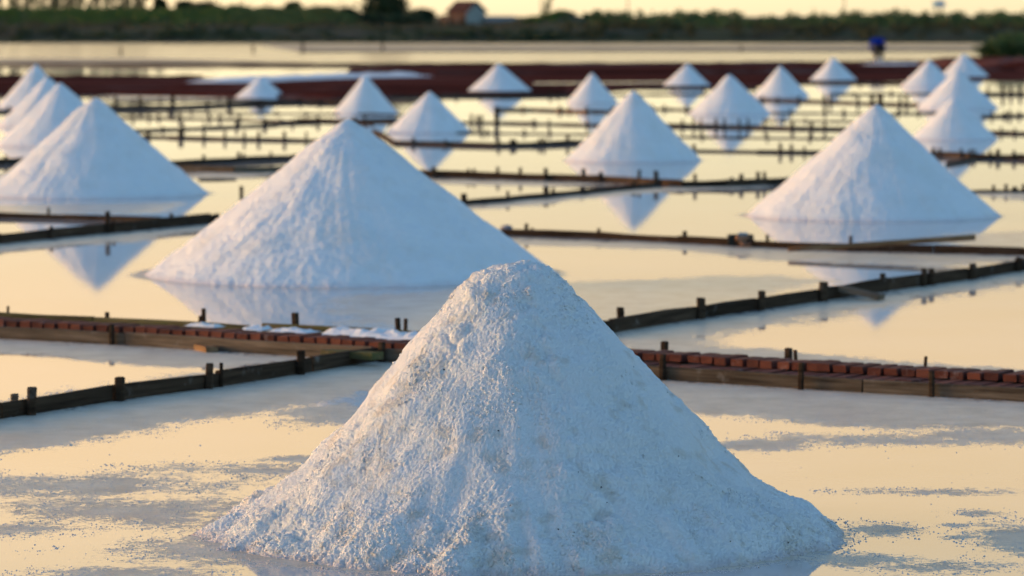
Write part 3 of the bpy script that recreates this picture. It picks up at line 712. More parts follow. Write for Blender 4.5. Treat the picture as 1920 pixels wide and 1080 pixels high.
# bamboo pole, stone, rag and basket on the long fence
def tube(p0, p1, r0, r1, n=8, seg=6):
    a, b = Vector(p0), Vector(p1); d = (b - a).normalized(); u = d.orthogonal().normalized(); v = d.cross(u); V, Fs = [], []
    for i in range(seg + 1):
        t = i / seg; c = a.lerp(b, t); r = r0 + (r1 - r0) * t
        for k in range(n): V.append(c + (u * math.cos(6.2832 * k / n) + v * math.sin(6.2832 * k / n)) * r)
    for i in range(seg):
        for k in range(n): Fs.append((i * n + k, i * n + (k + 1) % n, (i + 1) * n + (k + 1) % n, (i + 1) * n + k))
    Fs.append(tuple(range(n))[::-1]); Fs.append(tuple(range(seg * n, seg * n + n))); return V, Fs
a = G(1478, 468, .05); b = G(1828, 445, .13)
V, Fs = tube(Vector((0, 0, 0)), b - a, .016, .024, 8, 8)
tag(obj('bamboo_pole', V, Fs, WOOD_BROWN, smooth=True, loc=a), 'long brown pole lying slanted across the long board fence before the big right heap', 'pole')
def lump(name, c, rad, mat, seed, label, cat, n=12, amp=.3, parent=None):
    V, Fs = [], []
    for i in range(n + 1):
        th = math.pi * i / n
        for k in range(2 * n):
            ph = math.pi * k / n; V.append((math.sin(th) * math.cos(ph), math.sin(th) * math.sin(ph), math.cos(th)))
    V = np.array(V); q = 1 + amp * perlin(V * 1.3 + seed) + amp * .5 * perlin(V * 3.1 + seed); V = V * q[:, None] * np.array(rad)
    for i in range(n):
        for k in range(2 * n): Fs.append((i * 2 * n + k, (i + 1) * 2 * n + k, (i + 1) * 2 * n + (k + 1) % (2 * n), i * 2 * n + (k + 1) % (2 * n)))
    o = obj(name, V, Fs, mat, parent, smooth=True, loc=c)
    if cat: tag(o, label, cat)
    return o
STONE = mat_simple('grey_stone', [(.3, (.13, .12, .13)), (.7, (.30, .28, .29))], 30, .85, bump=.6, dist=.01)
lump('stone', G(950, 441) + Vector((0, .06, .03)), (.055, .07, .055), STONE, 3, 'grey rounded stone at the left end of the long board fence by the large heap', 'stone')
DARKP = mat_simple('dark_plastic', [(.3, (.012, .014, .012)), (.7, (.025, .028, .022))], 20, .5)
BLUEP = mat_simple('faded_blue_plastic', [(.3, (.10, .22, .30)), (.7, (.16, .32, .40))], 20, .5)
RAG = mat_simple('orange_rag', [(.3, (.22, .09, .045)), (.6, (.40, .20, .11)), (.8, (.5, .36, .28))], 14, .9, bump=.6, dist=.01)
c = G(1390, 462)
bk = empty('sluice_crate', c + Vector((0, .13, 0)), 'low dark crate with a bluish lid corner set behind the long board fence', 'crate')
w_, d_, h_ = .20, .14, .085
for nm, bx in (('side_panel', (-w_ / 2, -w_ / 2 + .012, -d_ / 2, d_ / 2)), ('side_panel', (w_ / 2 - .012, w_ / 2, -d_ / 2, d_ / 2)), ('front_panel', (-w_ / 2 + .012, w_ / 2 - .012, -d_ / 2, -d_ / 2 + .012)), ('back_panel', (-w_ / 2 + .012, w_ / 2 - .012, d_ / 2 - .012, d_ / 2))):
    x0, x1, y0, y1 = bx; V = [(x, y, z) for z in (0, h_) for x, y in ((x0, y0), (x1, y0), (x1, y1), (x0, y1))]
    obj(nm, V, [(0, 1, 5, 4), (1, 2, 6, 5), (2, 3, 7, 6), (3, 0, 4, 7), (4, 5, 6, 7), (3, 2, 1, 0)], DARKP, bk)
V = [(x, y, z) for z in (.086, .10) for x, y in ((-.02, -.07), (.05, -.075), (.06, .04), (-.01, .05))]
obj('lid', V, [(0, 1, 5, 4), (1, 2, 6, 5), (2, 3, 7, 6), (3, 0, 4, 7), (4, 5, 6, 7), (3, 2, 1, 0)], BLUEP, bk)
V, Fs = [], []
def drape():
    cr = G(1390, 462); V = []; nx, ny = 11, 18
    for j in range(ny):
        for i in range(nx):
            u, v = i / (nx - 1) - .5, j / (ny - 1)
            py_, pz_ = np.interp(v, [0, .18, .28, .55, 1], [.045, .012, -.022, -.040, -.150]), np.interp(v, [0, .18, .28, .55, 1], [.040, .070, .066, .012, .006])
            w = .095 * (1 - .35 * v + .2 * math.sin(v * 9)); sh = .035 * v + .012 * math.sin(v * 11)
            V.append((u * w + sh, py_ - .012 * math.cos(u * 17 + v * 4), pz_ + .010 * abs(math.sin(u * 10 + v * 6)) + .004))
    Fs = [(j * nx + i, j * nx + i + 1, (j + 1) * nx + i + 1, (j + 1) * nx + i) for j in range(ny - 1) for i in range(nx - 1)]
    o = obj('rag', V, Fs, RAG, smooth=True, loc=cr)
    m = o.modifiers.new('thickness', 'SOLIDIFY'); m.thickness = .006
    tag(o, 'crumpled orange rag hanging over the long board fence in front of the dark crate', 'rag')
drape()

# ---------------------------------------------------------------- red tile beds and far dykes
def ground_poly(name, px_pts, mat, z, label=None):
    g = [G(*q) for q in px_pts]; o0 = g[0].copy()
    V = [(p.x - o0.x, p.y - o0.y, 0) for p in g]
    o = obj(name, V, [tuple(range(len(V)))], mat, loc=(o0.x, o0.y, z)); return tag(o, label, kind='structure')
ground_poly('tile_bed', [(-500, 178), (200, 178), (640, 184), (820, 181), (1060, 178), (1230, 166), (1420, 163), (1520, 154), (1840, 152), (2400, 152), (2400, 120), (1700, 119), (1280, 122), (840, 124), (660, 126), (640, 147), (-500, 146)], TILE, .012)
tag(obj('water', [(p.x, p.y, .018) for p in (G(*q) for q in ((1000, 156.5), (1300, 154), (1300, 156), (1000, 158.5)))], [(0, 1, 2, 3)], PAN), kind='structure')
def dyke(line, w, h, mat, name='dyke'):
    g = [G(*q) for q in line]; V, Fs = [], []; pr = ((-.5, -.05), (-.42, .6), (-.2, 1), (.2, 1), (.42, .6), (.5, -.05)); o0 = g[0]
    gg = []
    for a, b in zip(g, g[1:]):
        k = 24
        gg += [a.lerp(b, i / k) for i in range(k)]
    gg.append(g[-1])
    for i, c in enumerate(gg):
        d = (gg[min(i + 1, len(gg) - 1)] - gg[max(i - 1, 0)]).normalized(); n = Vector((-d.y, d.x, 0)); hv = h * random.uniform(.8, 1.2)
        for o_, z in pr: v = c + n * o_ * w - o0; V.append((v.x, v.y, z * hv))
    for i in range(len(gg) - 1):
        for k in range(5): Fs.append((i * 6 + k, i * 6 + 6 + k, i * 6 + 7 + k, i * 6 + k + 1))
    return tag(obj(name, V, Fs, mat, smooth=True, loc=o0), kind='structure')
dyke([(-400, 122), (640, 124), (1280, 122), (1700, 118), (2400, 118)], .6, .10, TILE)
dyke([(-400, 148), (380, 149)], .5, .12, TILE)
dyke([(-400, 166), (300, 168), (640, 170), (1060, 170)], .4, .10, TILE)
dyke([(820, 140), (1280, 139), (1900, 133)], .4, .12, TILE)
dyke([(-400, 178), (200, 178), (640, 184), (1060, 178)], .3, .07, TILE)
ground_poly('mud_flat', [(560, 97), (1000, 96), (2400, 94), (2400, 85), (1200, 85), (480, 83)], MUD, .008)
ground_poly('mud_flat', [(-600, 118), (0, 118), (600, 118), (300, 110), (-600, 109)], MUD, .008)
dyke([(560, 98), (1000, 97), (2400, 95)], .5, .08, SOIL)
for i, (px, fy, ty) in enumerate([(568, 98, 80), (227, 104, 88), (475, 99, 84), (717, 96, 82), (1390, 96, 86)]):
    stake(['taller far stake standing on the dyke line below the trees at left', 'far stake standing in the bright water at left', 'far stake between two others in the bright water at left', 'far stake in the bright water below the big dark tree', 'far stub standing on the mud flat at right'][i], px, fy, ty, 4)

# long pale ridges of salt raked along the red bed
def ridge(label, line, w, h, seed):
    g = [G(*q) for q in line]; o0 = g[0]; V = []; n = 80; m = 14
    for i in range(n + 1):
        t = i / n * (len(g) - 1); k = min(int(t), len(g) - 2); c = g[k].lerp(g[k + 1], t - k); d = (g[k + 1] - g[k]).normalized(); nn = Vector((-d.y, d.x, 0))
        e = min(1, i / 6, (n - i) / 6)
        for j in range(m + 1):
            u = j / m - .5; v = c + nn * u * w - o0; V.append((v.x, v.y, e * h * max(0, 1 - abs(2 * u) ** 1.5) - .01))
    V = np.array(V); q = V * [1.2, 1.2, 1.2] + seed; V[:, 2] *= 1 + .5 * perlin(q); V[:, 2] += .03 * perlin(V * 4) * (V[:, 2] > .02)
    Fq = [(i * (m + 1) + j, (i + 1) * (m + 1) + j, (i + 1) * (m + 1) + j + 1, i * (m + 1) + j + 1) for i in range(n) for j in range(m)]
    tag(link('salt_ridge', np_mesh('salt_ridge', V, Fq, SALT), loc=o0), label, 'salt ridge', 'long low ridges of raked salt')
ridge('long low ridge of raked salt lying on the red tile bed at left back', [(402, 156), (480, 151), (620, 146), (790, 143)], 2.4, .13, 1)
ridge('short low ridge of salt under the feet of the stooping person', [(1636, 122), (1700, 121), (1780, 120)], 2.2, .07, 2)

# ---------------------------------------------------------------- the stooping person
def person():
    c = G(1648, 119) ; c.z = .04
    CLOTH = mat_simple('blue_work_clothes', [(.3, (.002, .012, .17)), (.7, (.004, .028, .28))], 9, .95, bump=.4, dist=.02, spec=.0)
    TROU = mat_simple('dark_trousers', [(.3, (.012, .012, .018)), (.7, (.025, .025, .032))], 9, .9)
    BOOT = mat_simple('pale_boots', [(.3, (.5, .5, .52)), (.7, (.62, .62, .64))], 9, .6)
    HATM = mat_simple('dark_hat', [(.3, (.012, .012, .03)), (.7, (.025, .022, .05))], 9, .9)
    SKIN = mat_simple('skin', [(.3, (.30, .17, .11)), (.7, (.36, .21, .14))], 9, .6)
    root = empty('person', c, 'person in blue clothes stooping with both hands reaching down, on the far salt ridge', 'person')
    def skinned(name, joints, edges, mat):
        me = bpy.data.meshes.new(name); me.from_pydata([j[0] for j in joints], edges, []); me.update(); me.materials.append(mat)
        o = link(name, me, root); m = o.modifiers.new('skin', 'SKIN'); m.use_smooth_shade = True
        for v, j in zip(me.skin_vertices[0].data, joints): v.radius = j[1] if isinstance(j[1], tuple) else (j[1], j[1])
        me.skin_vertices[0].data[0].use_root = True
        s_ = o.modifiers.new('sub', 'SUBSURF'); s_.levels = 2; s_.render_levels = 2; return o
    # bent forward and away to the left, knees bent
    J = [((0, 0, .66), (.17, .15)), ((-.03, .12, .78), (.17, .13)), ((-.07, .28, .80), (.18, .13)), ((-.09, .36, .76), (.06, .06)), ((-.11, .44, .74), (.075, .085)), ((-.12, .52, .70), (.06, .07)),
         ((.11, 0, .60), .105), ((.10, .16, .36), .075), ((.08, .02, .10), .052), ((.08, .10, .04), .045),
         ((-.11, 0, .60), .105), ((-.10, .16, .36), .075), ((-.08, .02, .10), .052), ((-.08, .10, .04), .045),
         ((.14, .30, .74), .065), ((.17, .36, .50), .05), ((.09, .46, .32), .036), ((.07, .49, .24), .03),
         ((-.28, .30, .74), .065), ((-.31, .36, .50), .05), ((-.20, .46, .32), .036), ((-.17, .49, .24), .03)]
    E = [(0, 1), (1, 2), (2, 3), (3, 4), (4, 5), (0, 6), (6, 7), (7, 8), (8, 9), (0, 10), (10, 11), (11, 12), (12, 13), (2, 14), (14, 15), (15, 16), (16, 17), (2, 18), (18, 19), (19, 20), (20, 21)]
    skinned('body', J, E, SKIN)
    up = 1.16
    JJ = [((.0, -.05, .59), (.22, .18)), ((-.03, .09, .77), (.21, .18)), ((-.07, .27, .81), (.20, .15)), ((.14, .30, .74), .085), ((.17, .36, .50), .068), ((.10, .45, .34), .05), ((-.28, .30, .74), .085), ((-.31, .36, .50), .068), ((-.21, .45, .34), .05)]
    skinned('jacket', JJ, [(0, 1), (1, 2), (2, 3), (3, 4), (4, 5), (2, 6), (6, 7), (7, 8)], CLOTH)
    JT = [((0, .02, .60), (.13, .13)), ((.09, 0, .56), .125), ((.10, .15, .36), .092), ((.08, .02, .14), .068), ((-.09, 0, .56), .125), ((-.10, .15, .36), .092), ((-.08, .02, .14), .068)]
    skinned('trousers', JT, [(0, 1), (1, 2), (2, 3), (0, 4), (4, 5), (5, 6)], TROU)
    for sx in (.08, -.08): skinned('boot', [((sx, .02, .17), .075), ((sx, .02, .05), .07), ((sx, .16, .035), .05)], [(0, 1), (1, 2)], BOOT)
    hat = lump('hat', (-.12, .47, .79), (.15, .15, .07), HATM, 4, None, None, 10, .1, root)
    for sx in (.07, -.17):                                    # hands with fingers
        h = [((sx, .49, .24), .030), ((sx, .505, .19), .036)]; e = [(0, 1)]
        for k, (dx, L) in enumerate(((-.027, .060), (-.009, .070), (.009, .066), (.027, .052))):
            h += [((sx + dx, .512, .155), .010), ((sx + dx * 1.15, .522, .155 - L * .5), .009), ((sx + dx * 1.1, .518, .155 - L), .008)]; b0 = 2 + 3 * k; e += [(1, b0), (b0, b0 + 1), (b0 + 1, b0 + 2)]
        h += [((sx + .045, .50, .175), .011), ((sx + .055, .515, .14), .009)]; e += [(1, 14), (14, 15)]
        skinned('hand', h, e, SKIN)
    root.rotation_euler.z = -.12; root.scale = (1.06, 1.06, 1.06)
person()

# ---------------------------------------------------------------- far land
def col_px(x, y): return 960 + F * x / y
def land_z(x, y):
    px = col_px(x, y); q = np.stack([x * .05, y * .03, np.zeros_like(x)], 1)
    base = .95 * sstep(263, 277, y) - .75 * sstep(330, 420, y)
    left = 1 - sstep(600, 700, px)
    z = base + left * (1.15 * sstep(300, 360, y) + .75 * sstep(330, 420, y))
    z += sstep(262, 270, y) * (.16 * fbm(q, 4) + .10 * fbm(np.stack([x * .4, y * .2, np.zeros_like(x)], 1), 3))
    # heap of spoil right of the hut
    hx, hy = (1055 - 960) / F * 330, 330
    z += 1.1 * np.exp(-((x - hx) / 2.9) ** 2 - ((y - hy) / 9) ** 2)
    hx, hy = (985 - 960) / F * 345, 345
    z += .55 * np.exp(-((x - hx) / 2.6) ** 2 - ((y - hy) / 9) ** 2)
    return z - .3 * (1 - sstep(258, 266, y))
def land():
    xs = np.concatenate([np.linspace(-420, -60, 25)[:-1], np.linspace(-60, 60, 261), np.linspace(60, 420, 25)[1:]])
    ys = np.concatenate([np.linspace(258, 290, 60)[:-1], np.linspace(290, 430, 90)[:-1], np.linspace(430, 4000, 40)])
    X, Y = np.meshgrid(xs, ys); V = np.stack([X.ravel(), Y.ravel(), land_z(X.ravel(), Y.ravel())], 1)
    ny, nx = X.shape; i = np.arange(nx * ny).reshape(ny, nx)
    Fq = np.stack([i[:-1, :-1].ravel(), i[:-1, 1:].ravel(), i[1:, 1:].ravel(), i[1:, :-1].ravel()], 1)
    t = NT('bank_earth_and_grass'); p = t.pos((.35, 1, 1))
    n = t.noise(p, .35, 5, .6)
    c = t.ramp(n, [(.34, (.022, .018, .012)), (.44, (.032, .030, .016)), (.52, (.034, .044, .014)), (.60, (.046, .046, .026)), (.70, (.075, .07, .07))])
    m = t.done(c, .95, t.bump(t.noise(t.pos(), 3, 4), .8, .1), .1)
    tag(link('bank', np_mesh('bank', V, Fq, m)), kind='structure')
land()
def lz(x, y): return float(land_z(np.array([x]), np.array([y]))[0])

def mat_leaf(name, a, b):
    t = NT(name); v = t.n('ShaderNodeAttribute', attribute_name='tint').outputs['Fac']
    c = t.ramp(v, [(0, a), (1, b)])
    return t.done(c, .7, None, .25)
LEAF_D = mat_leaf('dark_leaf', (.014, .026, .010), (.036, .058, .019))
LEAF_M = mat_leaf('green_leaf', (.026, .046, .013), (.070, .115, .030))
LEAF_G = mat_leaf('bright_grass', (.025, .055, .008), (.055, .11, .014))
LEAF_O = mat_leaf('olive_leaf', (.030, .030, .010), (.065, .060, .020))
LEAF_B = mat_leaf('brown_reed', (.032, .028, .014), (.072, .062, .030))
BARK = mat_simple('bark', [(.3, (.02, .016, .012)), (.7, (.05, .04, .03))], 4)
def leaf_mesh(name, blobs, n, size, mat, seed, hollow=.55, upright=0.0):
    """leaf clumps spread through ellipsoids (cx,cy,cz,rx,ry,rz)"""
    r = np.random.default_rng(seed); B = np.array(blobs, float); wts = (B[:, 3] * B[:, 5]); wts /= wts.sum()
    k = r.choice(len(B), n, p=wts); d = r.normal(size=(n, 3)); d /= np.linalg.norm(d, axis=1)[:, None]
    rad = (hollow + (1 - hollow) * r.random(n)) * (1 + .12 * r.normal(size=n))
    c = B[k, :3] + d * rad[:, None] * B[k, 3:]
    clump = perlin(c * 1.1 + seed)
    keep = clump > -.33; c = c[keep]; clump = clump[keep]; n = len(c)
    u = r.normal(size=(n, 3)); 
    if upright: u[:, 2] = np.abs(u[:, 2]) + upright
    u /= np.linalg.norm(u, axis=1)[:, None]; w = np.cross(u, r.normal(size=(n, 3))); w /= np.linalg.norm(w, axis=1)[:, None]
    s = size * (.5 + r.random(n)); u *= s[:, None] * (1.5 if upright else 1); w *= s[:, None] * (.35 if upright else .6)
    V = np.stack([c - u, c + w, c + u, c - w], 1).reshape(-1, 3); Fq = np.arange(4 * n).reshape(n, 4)
    me = np_mesh(name, V, Fq, mat, False)
    at = me.attributes.new('tint', 'FLOAT', 'POINT'); tv = np.clip(.5 + .5 * clump + .25 * r.normal(size=n), 0, 1)
    at.data.foreach_set('value', np.repeat(tv, 4).astype(np.float32)); return me
def limb_mesh(h, r0, seed, limbs=4, lean=0.0):
    rd = random.Random(seed); V, Fs = tube((0, 0, -.2), (lean, 0, h * .8), r0, r0 * .45, 7, 4)
    for i in range(limbs):
        z = h * rd.uniform(.3, .7); a = rd.uniform(0, 6.28); L = h * rd.uniform(.18, .32)
        v, f = tube((lean * z / h, 0, z), (math.cos(a) * L * .6, math.sin(a) * L * .6, z + L), r0 * .4, r0 * .12, 5, 2); k = len(V); V += v; Fs += [tuple(x + k for x in q) for q in f]
    return V, Fs
def tree(name, label, cat, loc, blobs, n, size, mat, h, r0, seed, group=None, limbs=5, **kw):
    root = empty(name, loc, label, cat, group)
    V, Fs = limb_mesh(h, r0, seed, limbs); obj('trunk', V, Fs, BARK, root)
    link('crown', leaf_mesh('crown', blobs, n, size, mat, seed, **kw), root); return root

# row of slender trees on the left bank
slim = []
for v in range(3):
    r_ = random.Random(v + 40); bl = [(r_.uniform(-.25, .25), r_.uniform(-.3, .3), .6 + i * .62, .62 - .045 * i + r_.uniform(-.1, .1), .6, .55) for i in range(10)]
    slim.append((bl, 1100))
protos = []
spots = [(4, 0), (22, 1), (34, 2), (58, 0), (70, 1), (84, 2), (97, 0), (112, 1), (126, 2), (140, 0), (152, 1), (176, 2), (188, 0), (200, 1), (214, 2), (229, 0), (243, 1), (258, 2), (272, 0), (-14, 1), (-32, 2), (-50, 0)]
for i, (px, v) in enumerate(spots):
    d = 388 + random.uniform(-14, 14); x = (px - 960) / F * d; sc = random.uniform(.75, 1.15)
    if v >= len(protos):
        o = tree('slender_tree', 'slender dark tree in the dense row along the top of the left bank', 'tree', (x, d, lz(x, d)), slim[v][0], slim[v][1], .11, LEAF_D if v != 1 else LEAF_M, 6, .07, 60 + v, 'slender trees in a row on the left bank', hollow=.1)
        protos.append(o)
    else:
        o = copy_tree(protos[v]); o.location = (x, d, lz(x, d))
    o.rotation_euler.z = random.uniform(0, 6.28); o.scale = (sc, sc, random.uniform(.8, 1.1))
# rounded shrubs along the same crest
def shrub(name, label, px, top, d, wpx, mat, seed, group=None, base=None, n=1800, size=.13, cat='shrub'):
    x = (px - 960) / F * d; z0 = lz(x, d) if base is None else base; zt = P(px, top, d).z; h = max(zt - z0, .4); w = wpx * M2PX(d) / 2
    r_ = random.Random(seed); bl = [(0, 0, h * .5, w * .8, w * .7, h * .45)] + [(r_.uniform(-.65, .65) * w, r_.uniform(-.4, .4) * w, h * r_.uniform(.25, .72), w * r_.uniform(.25, .5), w * .4, h * r_.uniform(.2, .30)) for _ in range(7)]
    return tree(name, label, cat, (x, d, z0), bl, n, size, mat, h * .75, max(.03, w * .06), seed, group, 4, hollow=.35)
GS = 'shrubs along the crest of the left bank'
for i, (px, top, w, m, lb) in enumerate([
    (302, -14, 34, LEAF_D, 'narrow dark shrub closing the right end of the slender tree row'), (350, -3, 50, LEAF_D, 'rounded dark shrub first right of the slender tree row'),
    (392, -2, 66, LEAF_D, 'wide round topped dark shrub on the crest left of the big tree'), (448, 8, 58, LEAF_M, 'low green shrub right of the wide round topped one'),
    (505, 12, 60, LEAF_D, 'low dark shrub in the dip of the crest'), (552, 1, 46, LEAF_M, 'pointed green shrub half way to the big tree'), (606, 10, 64, LEAF_D, 'broad low dark shrub before the big tree'), (655, 11, 54, LEAF_D, 'dark shrub touching the left side of the big tree')]):
    shrub('shrub', lb, px, top, 392, w, m, 80 + i, GS)
def spires():
    V, Fs = [], []
    for _ in range(260):
        px = random.uniform(300, 690); d = random.uniform(396, 404); b = Vector(((px - 960) / F * d, d, 2.2)); top = P(px, random.uniform(-6, 22), d)
        v, f = tube(b, Vector((b.x + random.uniform(-.1, .1), d, max(top.z, 2.4))), .030, .012, 4, 1); k = len(V); V += v; Fs += [tuple(x + k for x in q) for q in f]
    tag(obj('reeds', V, Fs, LEAF_B), 'tall thin reeds rising above the crest shrubs at left', 'reeds', kind='stuff')
spires()
# big tree and its neighbour
def big_tree():
    d = 380; x = (725 - 960) / F * d; z0 = lz(x, d); k = M2PX(d); r_ = random.Random(5)
    bl = [(0, 0, 2.4, 2.2, 2.0, 1.6), (-.9, 0, 1.5, 1.5, 1.4, 1.2), (.9, 0, 1.3, 1.5, 1.4, 1.1), (0, 0, 4.4, 2.0, 1.8, 1.3), (0, 0, .9, 2.6, 1.6, .9)] + [(r_.uniform(-2, 2), r_.uniform(-1.2, 1.2), r_.uniform(.8, 4.5), .8, .8, .6) for _ in range(9)]
    tree('broadleaf_tree', 'big dense dark tree reaching out of the frame left of the hut', 'tree', (x, d, z0), bl, 7000, .16, LEAF_D, 5.2, .20, 90, None, 7, hollow=.25).scale = (1.05, 1.05, 1.3)
big_tree()
shrub('broadleaf_tree', 'lower round dark tree between the big dense tree and the hut', 786, 12, 378, 66, LEAF_D, 92, None, None, 2600, .14, 'tree')
shrub('shrub', 'wide dark shrub spreading under the big dense tree', 712, 22, 368, 130, LEAF_D, 93, None, None, 4200, .14)
shrub('shrub', 'dark shrub on the slope left of the big dense tree', 645, 23, 366, 84, LEAF_D, 94, None, None, 2600, .14)
shrub('shrub', 'dark shrub filling the gap right of the big dense tree', 766, 24, 366, 90, LEAF_D, 96, None, None, 2800, .14)
# lone spindly tree right of the hut
d = 430; x = (1028 - 960) / F * d
tree('spindly_tree', 'lone spindly tree with sparse leaves above the grassy spoil heap', 'tree', (x, d, lz(x, d)), [(0, 0, 2.75, .55, .5, .6), (.25, 0, 3.5, .45, .4, .5), (-.3, 0, 2.2, .4, .4, .3)], 420, .10, LEAF_M, 3.6, .06, 95, None, 5, hollow=.1)
# woodland belt on the right: reads as one mass
def belt():
    bl = []; r_ = random.Random(12)
    prof = [(1090, 30), (1105, 16), (1125, 13), (1180, 15), (1270, 14), (1340, 13), (1385, 16), (1415, 22), (1440, 23), (1480, 18), (1560, 17), (1600, 14), (1640, 12), (1700, 13), (1712, 18), (1725, 14), (1770, 14), (1800, 20), (1820, 18), (1850, 14), (1880, 15), (1895, 22), (1920, 14), (2100, 12), (2600, 14)]
    xs_, ys_ = zip(*prof)
    for _ in range(640):
        px = r_.uniform(1085, 2400); d = r_.uniform(286, 345); t = (d - 286) / 59
        top = np.interp(px, xs_, ys_) + (1 - t) * 34 + r_.choice((0, 0, 2, 4, 7, -3)) + r_.uniform(-2, 4); zt = P(px, top, d).z; x = (px - 960) / F * d; z0 = lz(x, d) - .2
        h = max(zt - z0, .3); bl.append((x, d, z0 + h * .55, r_.uniform(.35, .9), 1.2, h * .45))
    me = leaf_mesh('woodland', bl, 60000, .13, LEAF_M, 21, hollow=.55)
    tag(link('woodland', me), 'belt of dense low green trees along the right horizon', 'woodland', kind='stuff')
belt()
# scrub at the foot of the banks and grass on the left bank
def scrub(name, label, n, pxr, dr, hr, wr, mat, seed, leaves, size, upright=0.0, kind='stuff', cat='scrub'):
    bl = []; r_ = random.Random(seed)
    for _ in range(n):
        px = r_.uniform(*pxr); d = r_.uniform(*dr); x = (px - 960) / F * d; h = r_.uniform(*hr); w = r_.uniform(*wr); bl.append((x, d, lz(x, d) + h * .35, w, w, h * .6))
    tag(link(name, leaf_mesh(name, bl, leaves, size, mat, seed, hollow=.3, upright=upright)), label, cat, kind=kind)
scrub('grass', 'bright green grass covering the upper slope of the left bank', 420, (-200, 430), (312, 378), (.25, .6), (.6, 1.5), LEAF_G, 31, 26000, .12, .9, cat='grass')
scrub('grass', 'duller green grass under the crest shrubs of the left bank', 420, (330, 660), (306, 378), (.2, .55), (.5, 1.3), LEAF_M, 32, 24000, .12, .9, cat='grass')
scrub('scrub', 'dark low scrub along the water edge under the left bank', 90, (-200, 820), (266, 274), (.2, .5), (.3, .9), LEAF_D, 33, 5000, .10)
scrub('scrub', 'brown dry scrub across the middle of the left bank', 260, (-200, 1000), (276, 330), (.15, .45), (.4, 1.1), LEAF_B, 34, 9000, .10, .5)
scrub('scrub', 'olive scrub along the water edge under the right woodland', 220, (1040, 2200), (268, 285), (.25, .7), (.4, .9), LEAF_O, 35, 12000, .10)
scrub('scrub', 'dark low bushes at the water edge below the hut', 40, (780, 1180), (266, 272), (.2, .45), (.3, .7), LEAF_D, 36, 3000, .10)
scrub('grass', 'green grass on top of the spoil heap right of the hut', 60, (985, 1075), (322, 336), (.1, .25), (.3, .7), LEAF_G, 37, 3500, .10, .9, cat='grass')

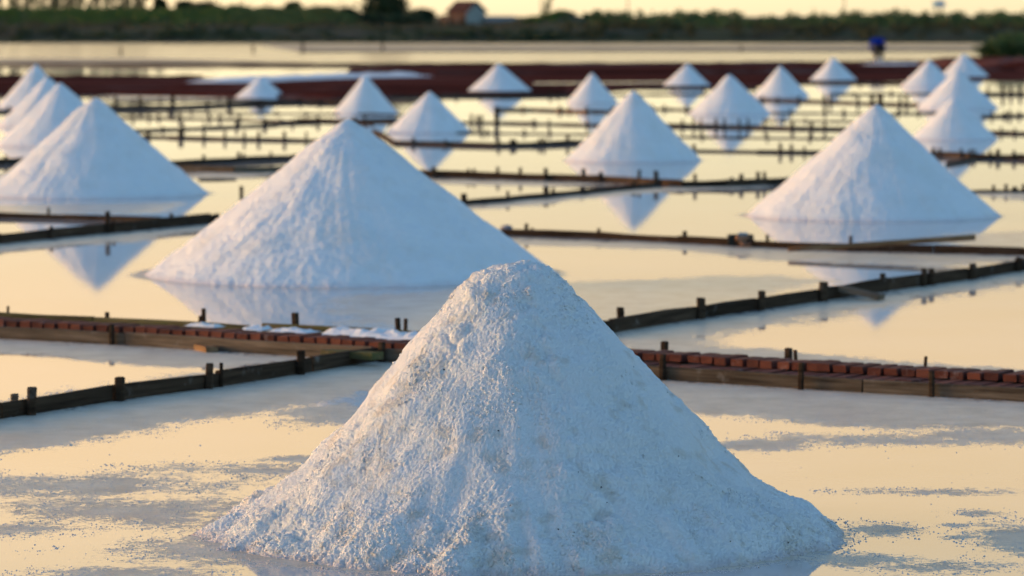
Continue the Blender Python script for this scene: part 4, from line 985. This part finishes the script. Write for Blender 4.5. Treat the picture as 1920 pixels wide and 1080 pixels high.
# hut
def hut():
    d = 640; k = M2PX(d); c = P(874, 51, d); gx = -.785
    WALL = mat_simple('pink_plaster', [(.3, (.07, .042, .036)), (.7, (.11, .065, .055))], 1.2)
    GREY = mat_simple('grey_render', [(.3, (.26, .25, .22)), (.7, (.34, .33, .29))], .8)
    ROOF = mat_simple('red_roof', [(.3, (.045, .016, .013)), (.7, (.075, .028, .021))], 2)
    DARK = mat_simple('dark_opening', [(.3, (.012, .01, .009)), (.7, (.02, .016, .014))], 2)
    root = empty('hut', c - Vector((0, 0, .25)), 'small hut with red gabled roof, pinkish front and grey end wall on the far bank', 'hut', None)
    a, b = 35 * k * 1.414, 36 * k * 1.414; h = 32 * k; hr = 50.5 * k          # side length, gable width, wall height, ridge
    # local: corner nearest the camera at 0; long wall along -x+y, gable wall along +x+y
    e1 = Vector((-.7071, .7071, 0)); e2 = Vector((.7071, .7071, 0)); Z = Vector((0, 0, 1))
    def slab(name, pts, th, nrm, mat, par=root, label=None):
        n = len(pts); V = [p for p in pts] + [p + nrm * th for p in pts]
        Fs = [tuple(range(n))[::-1], tuple(range(n, 2 * n))] + [(i, (i + 1) % n, n + (i + 1) % n, n + i) for i in range(n)]
        return obj(name, V, Fs, mat, par, label=label)
    o = Vector((0, 0, 0))
    front = slab('wall', [o, e1 * a, e1 * a + Z * h, Z * h], .2, e2, WALL, label='pinkish front wall with dark openings')
    slab('wall', [o + e1 * .2, e2 * b + e1 * .2, e2 * b + Z * h + e1 * .2, e2 * b / 2 + Z * hr * .93 + e1 * .2, Z * h + e1 * .2], .2, -e1 * 1.02, GREY, label='grey gable end wall')
    slab('wall', [e1 * a, e1 * a + e2 * b, e1 * a + e2 * b + Z * h, e1 * a + e2 * b / 2 + Z * hr * .93, e1 * a + Z * h], .2, -e1, GREY)
    slab('wall', [e2 * b, e2 * b + e1 * a, e2 * b + e1 * a + Z * h, e2 * b + Z * h], .2, -e2, WALL)
    ov = .35; p1 = -e1 * ov; q1 = e1 * (a + ov); ridge_ = e2 * b / 2 + Z * hr
    dn = (Z * (h - hr) - e2 * b / 2) ; dn2 = (Z * (h - hr) + e2 * b / 2)
    slab('roof', [ridge_ + p1 + dn * 1.12, ridge_ + q1 + dn * 1.12, ridge_ + q1, ridge_ + p1], .18, Z, ROOF)
    slab('roof', [ridge_ + p1, ridge_ + q1, ridge_ + q1 + dn2 * 1.12, ridge_ + p1 + dn2 * 1.12], .18, Z, ROOF)
    for nm, u0, u1, z0, z1 in (('door', .02, .30, .0, .62), ('window', .74, .92, .22, .62)):
        slab(nm, [e1 * a * u0 - e2 * .03 + Z * h * z0, e1 * a * u1 - e2 * .03 + Z * h * z0, e1 * a * u1 - e2 * .03 + Z * h * z1, e1 * a * u0 - e2 * .03 + Z * h * z1], .02, -e2, DARK)
    # low annex on the left
    A0 = e1 * (a + .05) + e2 * .4
    for nm, pts_, th, nr in (('annex_wall', [A0, A0 + e1 * 2.3, A0 + e1 * 2.3 + Z * h * .72, A0 + Z * h * .72], .2, e2), ('annex_wall', [A0 + e1 * 2.3 + e2 * .2, A0 + e1 * 2.3 + e2 * 2.4, A0 + e1 * 2.3 + e2 * 2.4 + Z * h * .72, A0 + e1 * 2.3 + e2 * .2 + Z * h * .72], .2, -e1),
                             ('annex_roof', [A0 - e2 * .1 + Z * h * .73, A0 + e1 * 2.5 - e2 * .1 + Z * h * .73, A0 + e1 * 2.5 + e2 * 2.5 + Z * h * .80, A0 + e2 * 2.5 + Z * h * .80], .12, Z)):
        slab(nm, pts_, th, nr, WALL if 'wall' in nm else ROOF)
    # low grey yard wall on the right
    WL = P(911, 50, d + 2); WR = P(965, 50, d + 8)
    V = []
    for q in (WL, WR):
        for dy in (0, .25):
            for z in (-.4, 20 * k): V.append((q.x - WL.x, q.y - WL.y + dy, z))
    Fs = [(0, 4, 5, 1), (2, 3, 7, 6), (1, 5, 7, 3), (0, 1, 3, 2), (4, 6, 7, 5)]
    tag(obj('yard_wall', V, Fs, mat_simple('blue_grey_render', [(.3, (.17, .17, .18)), (.7, (.24, .24, .25))], .8), loc=WL), 'low blue grey wall running right from the hut toward the spoil heap', 'wall')
hut()
# pale blue tank beyond the woodland
def tank():
    d = 760; c = P(1760, 30, d); k = M2PX(d); root = empty('water_tank', c, 'pale blue tank on a low stand showing above the right woodland', 'tank')
    BL = mat_simple('pale_blue_paint', [(.3, (.20, .36, .46)), (.7, (.26, .44, .54))], 1)
    V, Fs = tube((0, 0, 17 * k), (0, 0, 27 * k), 12 * k, 12 * k, 16, 2); obj('tank_body', V, Fs, BL, root)
    V, Fs = tube((0, 0, 27 * k), (0, 0, 29 * k), 12.5 * k, 3 * k, 16, 1); obj('tank_lid', V, Fs, BL, root)
    for sx in (-.6, .6):
        for sy in (-.6, .6): V, Fs = tube((sx, sy, -2), (sx, sy, 17 * k), .08, .08, 6, 1); obj('stand_leg', V, Fs, SOIL, root)
tank()
# utility poles
for i, (px, top) in enumerate([(1015, -30), (1177, -26), (1583, -34)]):
    d = 700; c = P(px, 36, d); V, Fs = tube((0, 0, -2.5), (0, 0, P(px, top, d).z - c.z), .13, .09, 6, 2)
    tag(obj('utility_pole', V, Fs, SOIL, loc=c), ['thin utility pole just left of the lone spindly tree', 'thin utility pole above the left end of the right woodland', 'thin utility pole above the middle of the right woodland'][i], 'pole')
# bush and red bank on the right
dyke([(1800, 124), (1900, 126), (2050, 127), (2400, 128)], 4.0, .30, TILE, 'red_bank')
d = 158
shrub('bush', 'dark olive bush sprawling over the red bank at the right edge', 1902, 57, d, 150, LEAF_M, 123, None, -.1, 9000, .055, 'bush')
